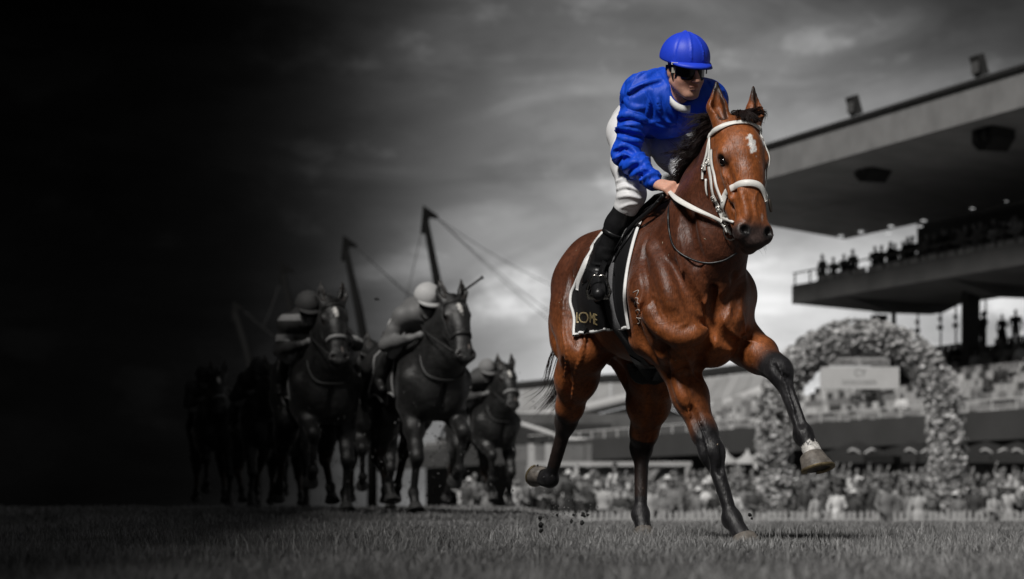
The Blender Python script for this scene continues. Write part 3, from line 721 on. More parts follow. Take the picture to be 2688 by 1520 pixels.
def shell(P, name, m, parent, th=.005):
    P = np.array(P); n, k = P.shape[:2]
    du = np.gradient(P, axis=0); dv = np.gradient(P, axis=1); N_ = np.cross(du, dv); N_ /= np.linalg.norm(N_, axis=2, keepdims=True)+1e-9
    b = MB(); b.grid(P); b.grid(P+N_*th)
    e = [(i, 0) for i in range(n)]+[(n-1, j) for j in range(1, k)]+[(i, k-1) for i in range(n-2, -1, -1)]+[(0, j) for j in range(k-2, 0, -1)]
    ids = [i*k+j for i, j in e]; b.f += [(a, c, c+n*k, a+n*k) for a, c in zip(ids, ids[1:]+ids[:1])]
    return b.build(name, m, parent, True)
for sg, P in ((1, clothP), (-1, mir)):
    shell(P, 'cloth_flank', M_cloth, sc_, .005)
    for edge in (P[0], P[:, -1], P[-1]):
        c0 = P.mean((0, 1)); o_ = V(0, -sg, 0)
        rows = []
        E = np.array(edge); m_ = len(E)
        for i in range(m_):
            t = nrm(E[min(i+1, m_-1)]-E[max(i-1, 0)]); inn = orth(c0-E[i], t); no = np.cross(t, inn); no = no*np.sign(no@o_)
            rows.append([E[i]-inn*.004-no*.004, E[i]-inn*.004+no*.008, E[i]+inn*.012+no*.009, E[i]+inn*.012-no*.002])
        b = MB(); b.grid(rows); b.build('trim', M_trim, sc_, True)
# gold lettering sewn on the cloth
def text_mesh(s_, size=1.0):
    cu = bpy.data.curves.new('t', 'FONT'); cu.body = s_; cu.size = size; cu.resolution_u = 3
    o = bpy.data.objects.new('t', cu); COL.objects.link(o); bpy.context.view_layer.update()
    me = bpy.data.meshes.new_from_object(o.evaluated_get(bpy.context.evaluated_depsgraph_get())); bpy.data.objects.remove(o); bpy.data.curves.remove(cu)
    v = np.array([p.co[:] for p in me.vertices]); f = [tuple(p.vertices) for p in me.polygons]; bpy.data.meshes.remove(me); return v, f
CB = BVHTree.FromPolygons([Vector(p) for row in clothP for p in row], [(i*NT+j, i*NT+j+1, (i+1)*NT+j+1, (i+1)*NT+j) for i in range(NS-1) for j in range(NT-1)])
def letters(s_, x0, x1, y0, y1, m, name='letter', skew=0.0, th=.0015):
    v, f = text_mesh(s_); lo, hi = v.min(0), v.max(0); out = []
    for p in v:
        u, w = (p[0]-lo[0])/(hi[0]-lo[0]), (p[1]-lo[1])/(hi[1]-lo[1])
        loc, no, _, _ = CB.ray_cast(Vector(EYE), Vector(ray_dir(x0+(x1-x0)*u, y1+(y0-y1)*w+skew*u)))
        if loc is None: loc, no, _, _ = CB.find_nearest(Vector(PF(x0+(x1-x0)*u, y1+(y0-y1)*w, -.45)))
        no = np.array(no); no = no*np.sign(no@(EYE-np.array(loc))); out.append(np.array(loc)+no*(.0065+th))
    return link(name, mesh_np(name, out, f, m, False), sc_)
M_gold = mat('gold_thread', (.42, .33, .17), .55, noise=.2, nscale=150)
letters('L', 1513, 1522, 821, 849, M_gold, skew=-1); letters('O', 1522, 1549, 817, 848, M_gold); letters('M', 1552, 1563, 818, 846, M_gold, skew=4); letters('E', 1564, 1571, 822, 850, M_gold, skew=3)
# girth
gp = [near(x, y, -.1)[0] for x, y in [(1652, 610), (1622, 660), (1608, 720), (1608, 780), (1622, 840), (1650, 895), (1682, 945), (1708, 970), (1726, 980)]]
f0 = gp[-1][0]
gp += [V(f0-.03, -.04, .92), V(f0-.05, .08, .92), V(f0-.09, .24, 1.1), V(f0-.14, .29, 1.4)]
tv = [Vector(p) for p in hv_]; tf = [tuple(map(int, q)) for q in hf_]
for P in (clothP, mir):
    o_ = len(tv); tv += [Vector(p) for row in P for p in row]; tf += [(o_+i*NT+j, o_+i*NT+j+1, o_+(i+1)*NT+j+1, o_+(i+1)*NT+j) for i in range(NS-1) for j in range(NT-1)]
GB = BVHTree.FromPolygons(tv, tf)
def out_pts(P, off):
    """push points out along the body normal, over the cloth"""
    r_ = []
    for p in P:
        no = np.array(HB.find_nearest(Vector(p))[1]); c = GB.ray_cast(Vector(p+no*.25), Vector(-no))[0]; c = np.array(c) if c is not None else p; r_.append((c+no*off, no))
    return r_
G_ = out_pts([np.array(HB.find_nearest(Vector(q))[0]) for q in spline(gp, 70)], .009)
gq, gn = np.array([a for a, _ in G_]), np.array([b for _, b in G_])
for _ in range(4): gq[1:-1] = (gq[:-2]+2*gq[1:-1]+gq[2:])/4
ribbon(HB, gq, .125, .006, 'girth_band', M_blk, hero, 80, False, normals=gn)
ribbon(HB, (gq+gn*.0065)[4:40], .094, .004, 'girth_webbing', M_web, hero, 60, False, normals=gn[4:40])
ribbon(HB, (gq+gn*.011)[33:37], .080, .005, 'girth_buckle', M_blk, hero, 8, False, normals=gn[33:37])
wq = out_pts([near(x, y, -.3)[0] for x, y in [(1585, 610), (1562, 645), (1548, 690), (1534, 730), (1527, 762)]], .006)
ribbon(HB, [a for a, _ in wq], [.03, .045, .05, .05, .03], .005, 'saddle_flap', M_trim, hero, 24, False, normals=[b for _, b in wq])
p, n_ = near(1711, 969, -.1); b = MB(); t_ = orth(gp[7]-gp[6], n_); b.box(p+n_*.024, (.022, .026, .004), (t_, np.cross(n_, t_), n_)); b.build('yellow_tag', mat('yellow_tag', (.62, .42, .03), .5, noise=.1, nscale=80), hero)
# freeze brand on the shoulder
M_brand = mat('brand_hair', (.42, .36, .32), .7)
for g in ([(1662, 768), (1676, 762), (1672, 776), (1665, 800)], [(1668, 782), (1675, 784), (1673, 794), (1677, 797)], [(1668, 817), (1676, 812), (1679, 820), (1673, 828), (1671, 834), (1682, 836)], [(1676, 836), (1680, 846), (1674, 850)]):
    pts = [near(x, y, .2)[0]+near(x, y, .2)[1]*.0005 for x, y in g]; b = MB(); b.tube(spline(pts, 12), .0028, 5); b.build('brand_mark', M_brand, hero, True)
# racing saddle
b = MB(); rows = []
for i in range(15):
    t = i/14; f_ = .02-.52*t; row = []
    for j in range(17):
        a = (j/16-.5)*2*1.15; w_ = .17-.05*t
        loc, no, _, _ = HB.ray_cast(Vector((f_, 0, 1.25)), Vector((0, math.sin(a), math.cos(a))))
        rr = np.array(loc)+V(0, math.sin(a), math.cos(a))*(.022+.045*math.exp(-(abs(a)/.35)**2)*(1.0*(t < .2)+1.1*(t > .75)+.35))
        row.append(rr)
    rows.append(row)
shell(rows, 'saddle', M_blk, hero, .012)
# mane, forelock, tail
M_hair = mat('horse_hair', (.016, .008, .007), .5, .22, noise=.4, nscale=30)
roots, dirs = [], []
Hd = JH['head']; r_m = np.random.default_rng(3)
crest = [V(.02, 0, 1.78), V(.16, .0, 1.80), V(.34, .01, 1.90), V(.50, .03, 2.00), V(.64, .06, 2.08), Hd(0, -.02, -.10)]
crest = np.array([np.array(HB.find_nearest(Vector(q))[0]) for q in spline(crest, 100)])
gd = []
for k in range(60):                                                   # locks streaming in the wind
    i = int(r_m.uniform(46, 99)); q = crest[i]; u = (i-46)/53
    L_ = r_m.uniform(.10, .225)*(.85+.25*u); dn = r_m.uniform(.05, .85)*(.6+.4*u)
    d = nrm(V(-.30, -.88, .10-dn)); e = nrm(V(-.25, -.80, .05-dn*.4+r_m.normal(0, .25)))
    gd.append([q+r_m.normal(0, .01, 3), q+d*L_*.4+V(0, 0, .02), q+d*L_*.75+r_m.normal(0, .02, 3), q+d*L_*.75+e*L_*.35+r_m.normal(0, .03, 3)])
link('mane', clump_hair('mane', gd, M_hair, 20, .012, .0018, r_m), hero)
gd = []
for k in range(90):                                                   # shorter hair lying along the crest
    q = crest[int(r_m.uniform(8, 99))]; d = nrm(V(-.35, -.62, -.40+r_m.normal(0, .2)))
    gd.append([q+V(0, .008, .002), q+d*.05+V(0, -.01, .012), q+d*.10+V(0, -.012, -.005)])
link('mane', clump_hair('mane', gd, M_hair, 22, .014, .0028, r_m, 6), hero)
gd = []
for k in range(26):
    q = Hd(r_m.normal(0, .022), -.035+r_m.normal(0, .012), -.03); lx = r_m.normal(.012, .03)
    gd.append([q, Hd(lx*.5, -.040, .015), Hd(lx, -.005, .040), Hd(lx*1.2+.005, .022+r_m.uniform(-.012, .012), .050)])
for k in range(16):
    q = Hd(r_m.normal(.02, .02), -.035, -.04); a_ = r_m.uniform(.2, 1.0)
    gd.append([q, q+Hd.l*.05*a_+Hd.n*.02-Hd.a*.03*a_, q+Hd.l*.11*a_+Hd.n*.02-Hd.a*.045*a_+r_m.normal(0, .01, 3), q+Hd.l*.15*a_-Hd.a*.02+r_m.normal(0, .02, 3)])
link('forelock', clump_hair('forelock', gd, M_hair, 18, .007, .0022, r_m, 7), hero)
gd = []; dk = JH['dock']
for k in range(30):
    sw = r_m.normal(0, .05); fl = r_m.uniform(.0, 1.0)
    gd.append([dk+r_m.normal(0, .018, 3)+V(.05, 0, .04), dk+V(-.10, .0+sw*.3, -.16), dk+V(-.14, -.02+sw, -.36), dk+V(-.15-.03*fl, -.05+sw-.03*fl, -.52-.04*fl), dk+V(-.17-.05*fl, -.10+sw*1.3-.10*fl, -.62-.08*fl+r_m.normal(0, .03))])
link('tail', clump_hair('tail', gd, M_hair, 22, .014, .0026, r_m, 12), hero)
wr, wd = [], []
for k in range(46):
    q = Hd(r_m.uniform(-.06, .06), r_m.uniform(.57, .64), r_m.uniform(-.05, .05)); loc, no, _, _ = HB.find_nearest(Vector(q)); wr.append(np.array(loc)); wd.append(np.array(no))
tag(link('whiskers', hair_mesh('whiskers', wr, wd, .045, M_hair, (0, 0, -1), .7, 4, .0006, .25, r_m), hero), kind='stuff')

# flecks of turf and mud stuck to the coat
r_m = np.random.default_rng(77); b = MB()
for k in range(150):
    i = r_m.integers(0, len(hv_)); p = hv_[i]; loc, no, _, _ = HB.find_nearest(Vector(p)); no = np.array(no); u1 = orth(r_m.normal(0, 1, 3), no); u2 = np.cross(no, u1); r_ = r_m.uniform(.0012, .0032); L_ = r_*r_m.uniform(1, 3)
    c = np.array(loc)+no*.001; b.add([c+u1*L_, c+u2*r_, c-u1*L_, c-u2*r_, c+no*r_*.8], [(0, 1, 4), (1, 2, 4), (2, 3, 4), (3, 0, 4)])
tag(b.build('mud_flecks', mat('dry_mud', (.30, .24, .18), .9), hero), kind='stuff')
# ------------------------------------------------------------------ riders
def field_normals(Fd, v):
    e = Fd.h*.8; g = np.stack([Fd.sample(v+d)-Fd.sample(v-d) for d in (V(e, 0, 0), V(0, e, 0), V(0, 0, e))], 1)
    return g/(np.linalg.norm(g, axis=1, keepdims=True)+1e-9)
def folds(v, axis, freq, amp, ctr, rad, ph=0.0, skew=None):
    """irregular cloth folds: ridged noise stretched along the fold, fading away from ctr"""
    ax = nrm(axis); d = np.linalg.norm(v-np.asarray(ctr), axis=1); w = np.exp(-(d/rad)**2)
    dv = nrm(skew) if skew is not None else nrm(np.cross(ax, (.3, .5, .8))); ax = nrm(ax+.35*dv)
    q = v+.018*(np.stack([vnoise(v*16+ph*7+k*31.7, k) for k in range(3)], 1)-.5)
    t = q@ax; rest = q-t[:, None]*ax
    n = vnoise(rest*freq*.06+(t*freq*.20)[:, None]*ax+ph*13.3, int(ph*10)+3)
    r = 1-np.abs(2*n-1); r = r**2.0
    return amp*w*(r**1.7-.25)*2.8

def hand_field(Fd, wrist, knuck, curl, side, size=1.0, k=.006):
    """a fist closed on a strap: palm, four fingers of unequal length and the thumb.
    wrist/knuck: points; curl: direction toward which the fingers fold; side: direction from index to little finger"""
    w = np.array(wrist, float); kn = np.array(knuck, float); d = nrm(kn-w); c = orth(curl, d); sd = orth(side, d); sd = nrm(sd-(sd@c)*c)
    Fd.cone(w, w+(kn-w)*.55, .026*size, .030*size, .015, flat=(c, 1.25))
    for i, (o, L1, L2, L3, r) in enumerate(((-.030, .040, .026, .020, .0105), (-.010, .044, .029, .021, .0108), (.011, .041, .027, .020, .0102), (.030, .034, .021, .018, .0090))):
        base = kn+sd*o*size; mp = w+(kn-w)*.35+sd*o*.6*size
        Fd.cone(mp, base, .014*size, .0125*size, .014)
        p1 = base+(d*.62+c*.78)*L1*size*.85; p2 = p1+(c*.80-d*.60)*L2*size; p3 = p2+(-d*.95+c*.05)*L3*size
        Fd.cone(base, p1, .0118*size, r*size, k); Fd.cone(p1, p2, r*size, r*.93*size, k); Fd.cone(p2, p3, r*.92*size, r*.8*size, k)
    tb = w+(kn-w)*.35-sd*.030*size+c*.010; t1 = tb-sd*.018*size+d*.030*size+c*.018; t2 = t1+d*.022*size+c*.020*size+sd*.018*size; t3 = t2+sd*.024*size+c*.006
    Fd.cone(w+(kn-w)*.2, tb, .018*size, .016*size, .014); Fd.cone(tb, t1, .0150*size, .0120*size, k); Fd.cone(t1, t2, .0120*size, .0110*size, k); Fd.cone(t2, t3, .0108*size, .0090*size, k)

class Face:
    def __init__(s, c, fwd, up): s.f = nrm(fwd); s.u = orth(up, s.f); s.l = np.cross(s.u, s.f); s.o = np.array(c, float)
    def __call__(s, l, u, f): return s.o+l*s.l+u*s.u+f*s.f
    def ax(s): return (s.l, s.u, s.f)
def head_field(Fd, F, fine=True, k=1.0):
    """o is the middle of the skull at eye height"""
    e = lambda c, r, kk=.03, op='add': Fd.ell(F(*[q*k for q in c]), np.array(r)*k, kk*k, F.ax(), op)
    e((0, .035, -.010), (.076, .088, .098), .02)
    e((0, -.040, .030), (.060, .085, .062), .04)                       # face block
    for s in (1, -1):
        e((.045*s, -.045, .045), (.022, .025, .024), .03)              # cheekbone
        Fd.cone(F(.055*s*k, -.055*k, -.010*k), F(.022*s*k, -.112*k, .062*k), .022*k, .018*k, .03*k)   # jaw
    e((0, -.112, .068), (.024, .020, .020), .02)                       # chin
    e((0, .022, .075), (.052, .018, .018), .03)                        # brow
    if fine:
        Fd.cone(F(0, .005*k, .088*k), F(0, -.044*k, .122*k), .010*k, .0150*k, .012*k)   # nose
        for s in (1, -1):
            e((.013*s, -.048, .106), (.011, .009, .012), .006)
            e((.032*s, .000, .090), (.014, .011, .012), .010, 'sub')
        e((0, -.074, .092), (.026, .0060, .012), .008)                 # lips
        e((0, -.086, .090), (.021, .0065, .012), .006)
        Fd.cone(F(-.024*k, -.080*k, .104*k), F(.024*k, -.080*k, .104*k), .0030*k, .0030*k, .004*k, 'sub')
        for s in (1, -1): e((.078*s, -.010, -.012), (.010, .030, .019), .010)   # ears

hj = PF(1800, 182, .30)                                     # eye height, middle of the head
JF = Face(hj, (.96, .14, -.22), (.22, -.02, 1))
jk = dict(
    neck=PF(1772, 262, .16), chest=PF(1752, 276, .08), waist=PF(1708, 290, -.16), pelvis=PF(1692, 318, -.34),
    rs=PF(1684, 246, .10), re=PF(1638, 402, .06), rw=PF(1722, 483, .27), rk=PF(1757, 490, .36),
    ls=PF(1858, 262, .18), le=PF(1893, 395, .22), lw=PF(1822, 470, .36), lk=PF(1795, 495, .42),
    rhip=PF(1652, 348, -.30), rkn=PF(1658, 512, .06), ran=PF(1566, 722, -.14), rto=PF(1572, 772, .03),
    lhip=PF(1735, 350, -.30), lkn=PF(1806, 452, .10))
jk['lan'] = jk['ran']*V(1, -1, 1)+V(.02, .03, .02); jk['lto'] = jk['rto']*V(1, -1, 1)+V(.02, .02, .02)

def build_rider(j, F, h, lo, hi, root, mats, detail=True):
    """one continuous body, with shirt, breeches, boots, helmet and goggles over it"""
    # body
    B = Field(lo, hi, h)
    head_field(B, F, detail, 1.08 if detail else 1.0)
    B.cone(F(0, -.06, -.035), j['neck'], .054, .062, .03)
    B.cone(j['neck'], j['chest'], .08, .12, .05); B.cone(j['chest'], j['waist'], .115, .10, .05); B.cone(j['waist'], j['pelvis'], .10, .12, .05)
    for s in 'rl':
        B.cone(j['neck'], j[s+'s'], .05, .055, .05); B.cone(j[s+'s'], j[s+'e'], .045, .036, .03); B.cone(j[s+'e'], j[s+'w'], .036, .026, .03)
        B.cone(j['pelvis'], j[s+'hip'], .10, .085, .05); B.cone(j[s+'hip'], j[s+'kn'], .075, .048, .04); B.cone(j[s+'kn'], j[s+'an'], .045, .030, .03); B.cone(j[s+'an'], j[s+'to'], .03, .025, .02)
        sd = 1 if s == 'l' else -1
        if detail: hand_field(B, j[s+'w'], j[s+'k'], V(.25, .55*-sd, -.75), V(.35, .75*sd, -.45), 1.05)
        else: B.cone(j[s+'w'], j[s+'k'], .030, .036, .02)
    v, f = B.poly()
    cols = np.tile(np.array((.68, .37, .27)), (len(v), 1)) if mats.get('skin') is None else np.tile(np.array(mats['skin']), (len(v), 1))
    q = v-F.o; l_, u_, f_ = q@F.l, q@F.u, q@F.f
    if detail:
        lips = np.exp(-((u_+.080)/.010)**2-(l_/.026)**2)*(f_ > .075); cols = cols*(1-.55*lips[:, None])+np.array((.42, .12, .10))*.55*lips[:, None]
        ck = np.exp(-((np.abs(l_)-.05)/.03)**2-((u_+.05)/.03)**2)*(f_ > .02); cols = cols*(1-.25*ck[:, None])+np.array((.52, .19, .13))*.25*ck[:, None]
        be = np.exp(-((u_+.105)/.035)**2)*(f_ > .0)*(np.abs(u_+.08) > .014); cols = cols*(1-.22*be[:, None])
    out = {'body': link('body', mesh_np('body', v, f, mats['skinmat'], True, cols), root)}
    # shirt
    T = Field(lo, hi, h)
    T.cone(j['neck'], j['chest'], .080, .145, .08); T.cone(j['chest'], j['waist'], .140, .125, .10)
    for s in 'rl':
        T.cone(j['neck']+V(-.03, 0, .02), j[s+'s'], .066, .062, .10); T.cone(j[s+'s'], j['chest'], .068, .115, .08); T.cone(j[s+'s'], j['waist'], .07, .10, .10)
        m_ = (j[s+'s']+j[s+'e'])/2; T.chain([j[s+'s'], m_, j[s+'e']], [.064, .066, .060], .05)
        w_ = j[s+'e']+(j[s+'w']-j[s+'e'])*.86; T.chain([j[s+'e'], (j[s+'e']+w_)/2, w_], [.060, .055, .044], .03)
        T.cone(w_, j[s+'e']+(j[s+'w']-j[s+'e'])*.97, .044, .036, .012)
    # the shirt back is rounded over the spine
    T.ell(j['neck']*.7+j['waist']*.3+V(-.10, 0, .075), (.17, .15, .10), .09, (nrm(j['neck']-j['waist']), V(0, 1, 0), np.cross(nrm(j['neck']-j['waist']), V(0, 1, 0))))
    T.ell(F(0, -.075, -.01), (.066, .10, .078), .02, F.ax(), 'sub')
    # hem
    hm = nrm(j['waist']-j['chest']); pl = j['waist']+hm*.0
    T.apply(T.lo, T.lo+T.h*(T.n-1), lambda X, Y, Z: np.where(((X-j['re'][0])**2+(Y-j['re'][1])**2+(Z-j['re'][2])**2 < .20**2) | (X > .16), 9.0, -(((X-pl[0])*hm[0]+(Y-pl[1])*hm[1]+(Z-pl[2])*hm[2]))).astype(np.float32), .02, 'sub')
    if detail:
        _, ht = make_hit(*T.poly())
        draw_on(T, ht, [(p, .0042, .016, 'add', .0) for p in (
            [(1618, 312), (1650, 303), (1695, 318)], [(1622, 338), (1655, 342), (1690, 352)], [(1620, 358), (1650, 366), (1682, 374)], [(1612, 392), (1640, 384), (1668, 398)], [(1612, 420), (1635, 408), (1655, 412)],
            [(1640, 446), (1658, 430), (1672, 424)], [(1655, 466), (1680, 452), (1700, 446)], [(1672, 480), (1692, 466), (1706, 458)], [(1648, 244), (1682, 224), (1735, 208)], [(1640, 262), (1662, 280), (1690, 282)],
            [(1690, 232), (1706, 262), (1700, 300)], [(1728, 262), (1738, 300), (1760, 325)], [(1705, 318), (1735, 332), (1770, 334)], [(1790, 285), (1800, 310), (1796, 330)], [(1862, 215), (1880, 235), (1900, 240)], [(1740, 180), (1715, 190), (1690, 205)], [(1700, 190), (1672, 200), (1650, 215)])])
        draw_on(T, ht, [(p, .008, .016, 'sub', .003) for p in (
            [(1618, 322), (1650, 313), (1692, 328)], [(1622, 348), (1655, 352), (1688, 362)], [(1614, 402), (1640, 394), (1666, 406)], [(1616, 430), (1636, 418), (1652, 420)], [(1648, 456), (1666, 441), (1684, 436)], [(1664, 473), (1686, 459), (1702, 452)], [(1650, 254), (1684, 234), (1735, 218)], [(1698, 236), (1714, 266), (1709, 302)], [(1736, 260), (1746, 298), (1764, 318)], [(1640, 200), (1636, 250), (1628, 300)])])
    v, f = T.poly()
    if detail:
        N_ = field_normals(T, v); dsp = 0
        for s in 'rl':
            ua = j[s+'e']-j[s+'s']; fa = j[s+'w']-j[s+'e']
            dsp = dsp+folds(v, ua, 105, .0085, j[s+'e']-ua*.30, .13, 1.0, V(14, 18, 0))+folds(v, fa, 120, .0080, j[s+'e']+fa*.25, .11, 2.2, V(0, 15, 12))+folds(v, fa, 170, .0070, j[s+'w']-fa*.15, .075, .4)+folds(v, ua+V(.3, 0, .3), 80, .0075, j[s+'s']+ua*.18, .13, 4)
        dsp = dsp+folds(v, V(.2, .9, .5), 70, .0060, j['chest'], .20, 2.0, V(8, 0, 14))+folds(v, V(-.3, .25, .9), 60, .0070, j['waist'], .18, 1.0, V(0, 22, 0))+folds(v, V(.5, .6, -.4), 75, .0050, j['rs'], .16, 5.0)
        v = v+N_*dsp[:, None]
    out['shirt'] = link('shirt', mesh_np('shirt', v, f, mats['shirt'], True), root)
    # breeches
    P = Field(lo, hi, h)
    P.cone(j['pelvis'], j['waist'], .135, .118, .06); P.ell(j['pelvis']+V(-.07, 0, -.01), (.12, .165, .12), .06)
    for s in 'rl':
        P.cone(j[s+'hip'], j['pelvis'], .112, .12, .06); m_ = (j[s+'hip']+j[s+'kn'])/2
        P.chain([j[s+'hip'], m_, j[s+'kn']], [.112, .096, .073], .04); e_ = j[s+'kn']+(j[s+'an']-j[s+'kn'])*.14; P.cone(j[s+'kn'], e_, .072, .064, .02)
    if detail:
        _, ht = make_hit(*P.poly())
        draw_on(P, ht, [(p, .0024, .014, 'add', .0) for p in ([(1612, 500), (1645, 490), (1684, 505)], [(1614, 520), (1650, 514), (1680, 522)], [(1630, 545), (1655, 536), (1676, 535)], [(1612, 478), (1640, 470), (1670, 482)], [(1640, 440), (1645, 470), (1650, 500)], [(1730, 380), (1755, 410), (1785, 445)], [(1760, 385), (1785, 410), (1805, 430)], [(1690, 345), (1705, 362), (1712, 380)])])
        draw_on(P, ht, [(p, .003, .012, 'sub', .002) for p in ([(1612, 508), (1645, 498), (1684, 513)], [(1614, 486), (1640, 478), (1670, 490)], [(1738, 378), (1763, 408), (1792, 443)])])
    v, f = P.poly()
    if detail:
        N_ = field_normals(P, v); dsp = 0
        for s in 'rl':
            th = j[s+'kn']-j[s+'hip']; dsp = dsp+folds(v, th, 70, .0026, j[s+'kn']-th*.12, .14, 1.5, V(12, 10, 0))+folds(v, th, 60, .0030, j[s+'hip']+th*.3, .15, 3.0, V(0, 14, 8))
        v = v+N_*dsp[:, None]
    out['breeches'] = link('breeches', mesh_np('breeches', v, f, mats['breeches'], True), root)
    # boots
    for s in 'rl':
        lo2 = np.minimum(np.minimum(j[s+'kn'], j[s+'an']), j[s+'to'])-.14; hi2 = np.maximum(np.maximum(j[s+'kn'], j[s+'an']), j[s+'to'])+.14
        K = Field(lo2, hi2, h); kn, an, to = j[s+'kn'], j[s+'an'], j[s+'to']; t = an-kn; bk = orth(V(-1, 0, .2), nrm(t))
        K.chain([kn+t*.10, kn+t*.38+bk*.012, kn+t*.75, an], [.060, .061, .046, .042], .03)
        K.cone(an, to, .044, .034, .03); K.cone(an+bk*.03, an+bk*.025+nrm(t)*.035, .030, .028, .02)
        fd = nrm(to-an)
        v, f = K.poly()
        if detail:
            N_ = field_normals(K, v); v = v+N_*(folds(v, t, 120, .0040, an-t*.10, .10, 1.0, V(10, 8, 0))+folds(v, t, 60, .0025, kn+t*.55, .12, 2.0))[:, None]
        bo = link('boot', mesh_np('boot', v, f, mats['boot'], True), root); out['boot_'+s] = bo
        if detail:
            b = MB(); c = kn+t*.47; u1 = orth((1, 0, 0), nrm(t)); u2 = np.cross(nrm(t), u1)
            rows = [[c+nrm(t)*dz+bk*.008+(u1*math.cos(a)+u2*math.sin(a))*rr for a in np.linspace(0, 2*math.pi, 24, endpoint=False)] for dz, rr in ((-.004, .058), (-.006, .064), (.0, .066), (.018, .064), (.02, .056))]
            b.grid(rows, True); b.build('boot_top', mats['boot'], bo, True)
    # helmet
    Hf = Field(F.o-.24, F.o+.26, min(h, .006) if detail else h)
    Hf.ell(F(0, .054, -.018), (.126, .130, .138), .02, F.ax()); Hf.ell(F(0, .182, -.028), (.012, .010, .012), .012, F.ax())
    Hf.apply(Hf.lo, Hf.lo+Hf.h*(Hf.n-1), lambda X, Y, Z: ((X-F.o[0])*F.u[0]+(Y-F.o[1])*F.u[1]+(Z-F.o[2])*F.u[2]-.026+.18*((X-F.o[0])*F.f[0]+(Y-F.o[1])*F.f[1]+(Z-F.o[2])*F.f[2]-.05)).astype(np.float32), .008, 'sub')
    if detail:                                                     # seams of the silk cap
        for an_ in (-.95, -.28, .28, .95, 2.0, 4.2):
            pts = [F(.1268*math.sin(an_)*math.sin(q), .054+.131*math.cos(q), -.018+.139*math.cos(an_)*math.sin(q)) for q in np.linspace(.05, 1.62, 14)]
            for a, b_ in zip(pts[:-1], pts[1:]): Hf.cone(a, b_, .0034, .0034, .005, 'add' if abs(an_) < .5 else 'sub')
        Hf.cone(F(-.10, .036, .07), F(.10, .036, .07), .001, .001, .004)
    v, f = Hf.poly(); out['helmet'] = link('helmet', mesh_np('helmet', v, f, mats['helmet'], True), root)
    b = MB(); rows = []
    for t in np.linspace(-1, 1, 21):
        a = t*1.12; ex = .055*math.cos(t*math.pi/2)**.6; c1 = F(.124*math.sin(a), .036, -.018+.137*math.cos(a)); dd = nrm(F.l*math.sin(a)*.35+F.f*math.cos(a)*1.0-F.u*.62); up_ = F.u*.006
        rows.append([c1-F.f*.01+up_, c1+dd*ex*.6+up_*1.2, c1+dd*ex, c1+dd*ex*.6-up_*.4, c1-F.f*.01-up_])
    b.grid(rows); b.build('peak', mats['helmet'], out['helmet'], True)
    return out

M_silk = mat('blue_silk', (.006, .072, .60), .56, .32, noise=.10, nscale=14, bump=.45, bscale=26, bdist=.010, mapscale=(1, 1.8, .6))
M_cap = mat('blue_cap', (.018, .060, .68), .48, .35, noise=.06, nscale=40, bump=.25, bscale=260, bdist=.002)
M_breech = mat('white_breeches', (.78, .78, .79), .5, .35, noise=.06, nscale=12, bump=.3, bscale=26, bdist=.006)
M_skin = mat('skin', (.5, .25, .17), .5, .35, attr='Col', noise=.12, nscale=70, bump=.25, bscale=220, bdist=.002)
MATS['skin'].node_tree.nodes['Principled BSDF'].inputs['Subsurface Weight'].default_value = .08
MATS['skin'].node_tree.nodes['Principled BSDF'].inputs['Subsurface Radius'].default_value = (.01, .004, .002)
def wrinkles(m, scale, strength, dist, stretch=(1, 1, 1)):
    """thin cloth: crisp ridged creases on top of the modelled folds"""
    t = m.node_tree; b = t.nodes['Principled BSDF']; old = b.inputs['Normal'].links[0].from_node if b.inputs['Normal'].links else None
    tc_ = t.nodes.new('ShaderNodeTexCoord'); mp = t.nodes.new('ShaderNodeMapping'); mp.inputs['Scale'].default_value = stretch; mp.inputs['Rotation'].default_value = (.4, .5, .3); t.links.new(tc_.outputs['Object'], mp.inputs[0])
    n = t.nodes.new('ShaderNodeTexNoise'); n.noise_type = 'RIDGED_MULTIFRACTAL'; n.inputs['Scale'].default_value = scale; n.inputs['Detail'].default_value = 2.5; n.inputs['Roughness'].default_value = .42; n.inputs['Distortion'].default_value = .9; t.links.new(mp.outputs[0], n.inputs[0])
    n2 = t.nodes.new('ShaderNodeTexNoise'); n2.inputs['Scale'].default_value = 5; t.links.new(tc_.outputs['Object'], n2.inputs[0])
    mu = t.nodes.new('ShaderNodeMath'); mu.operation = 'MULTIPLY'; t.links.new(n.outputs[0], mu.inputs[0]); t.links.new(n2.outputs[0], mu.inputs[1])
    bp = t.nodes.new('ShaderNodeBump'); bp.inputs['Strength'].default_value = strength; bp.inputs['Distance'].default_value = dist; t.links.new(mu.outputs[0], bp.inputs['Height'])
    if old: t.links.new(old.outputs[0], bp.inputs['Normal'])
    t.links.new(bp.outputs[0], b.inputs['Normal'])
wrinkles(M_silk, 6.0, .9, .045, (1.3, .7, .9)); wrinkles(M_breech, 6.0, .6, .028, (1, .8, 1))
jockey = empty('person', HO, HRZ)
tag(jockey, 'jockey in shiny blue silks, blue cap and dark goggles crouched on the bay horse', 'jockey')
jlo = np.min(list(jk.values()), 0)-.26; jhi = np.max([*jk.values(), F_ := JF(0, .2, .1)], 0)+.24
JO = build_rider(jk, JF, .0065, jlo, jhi, jockey, dict(skinmat=M_skin, shirt=M_silk, breeches=M_breech, boot=M_blk, helmet=M_cap))
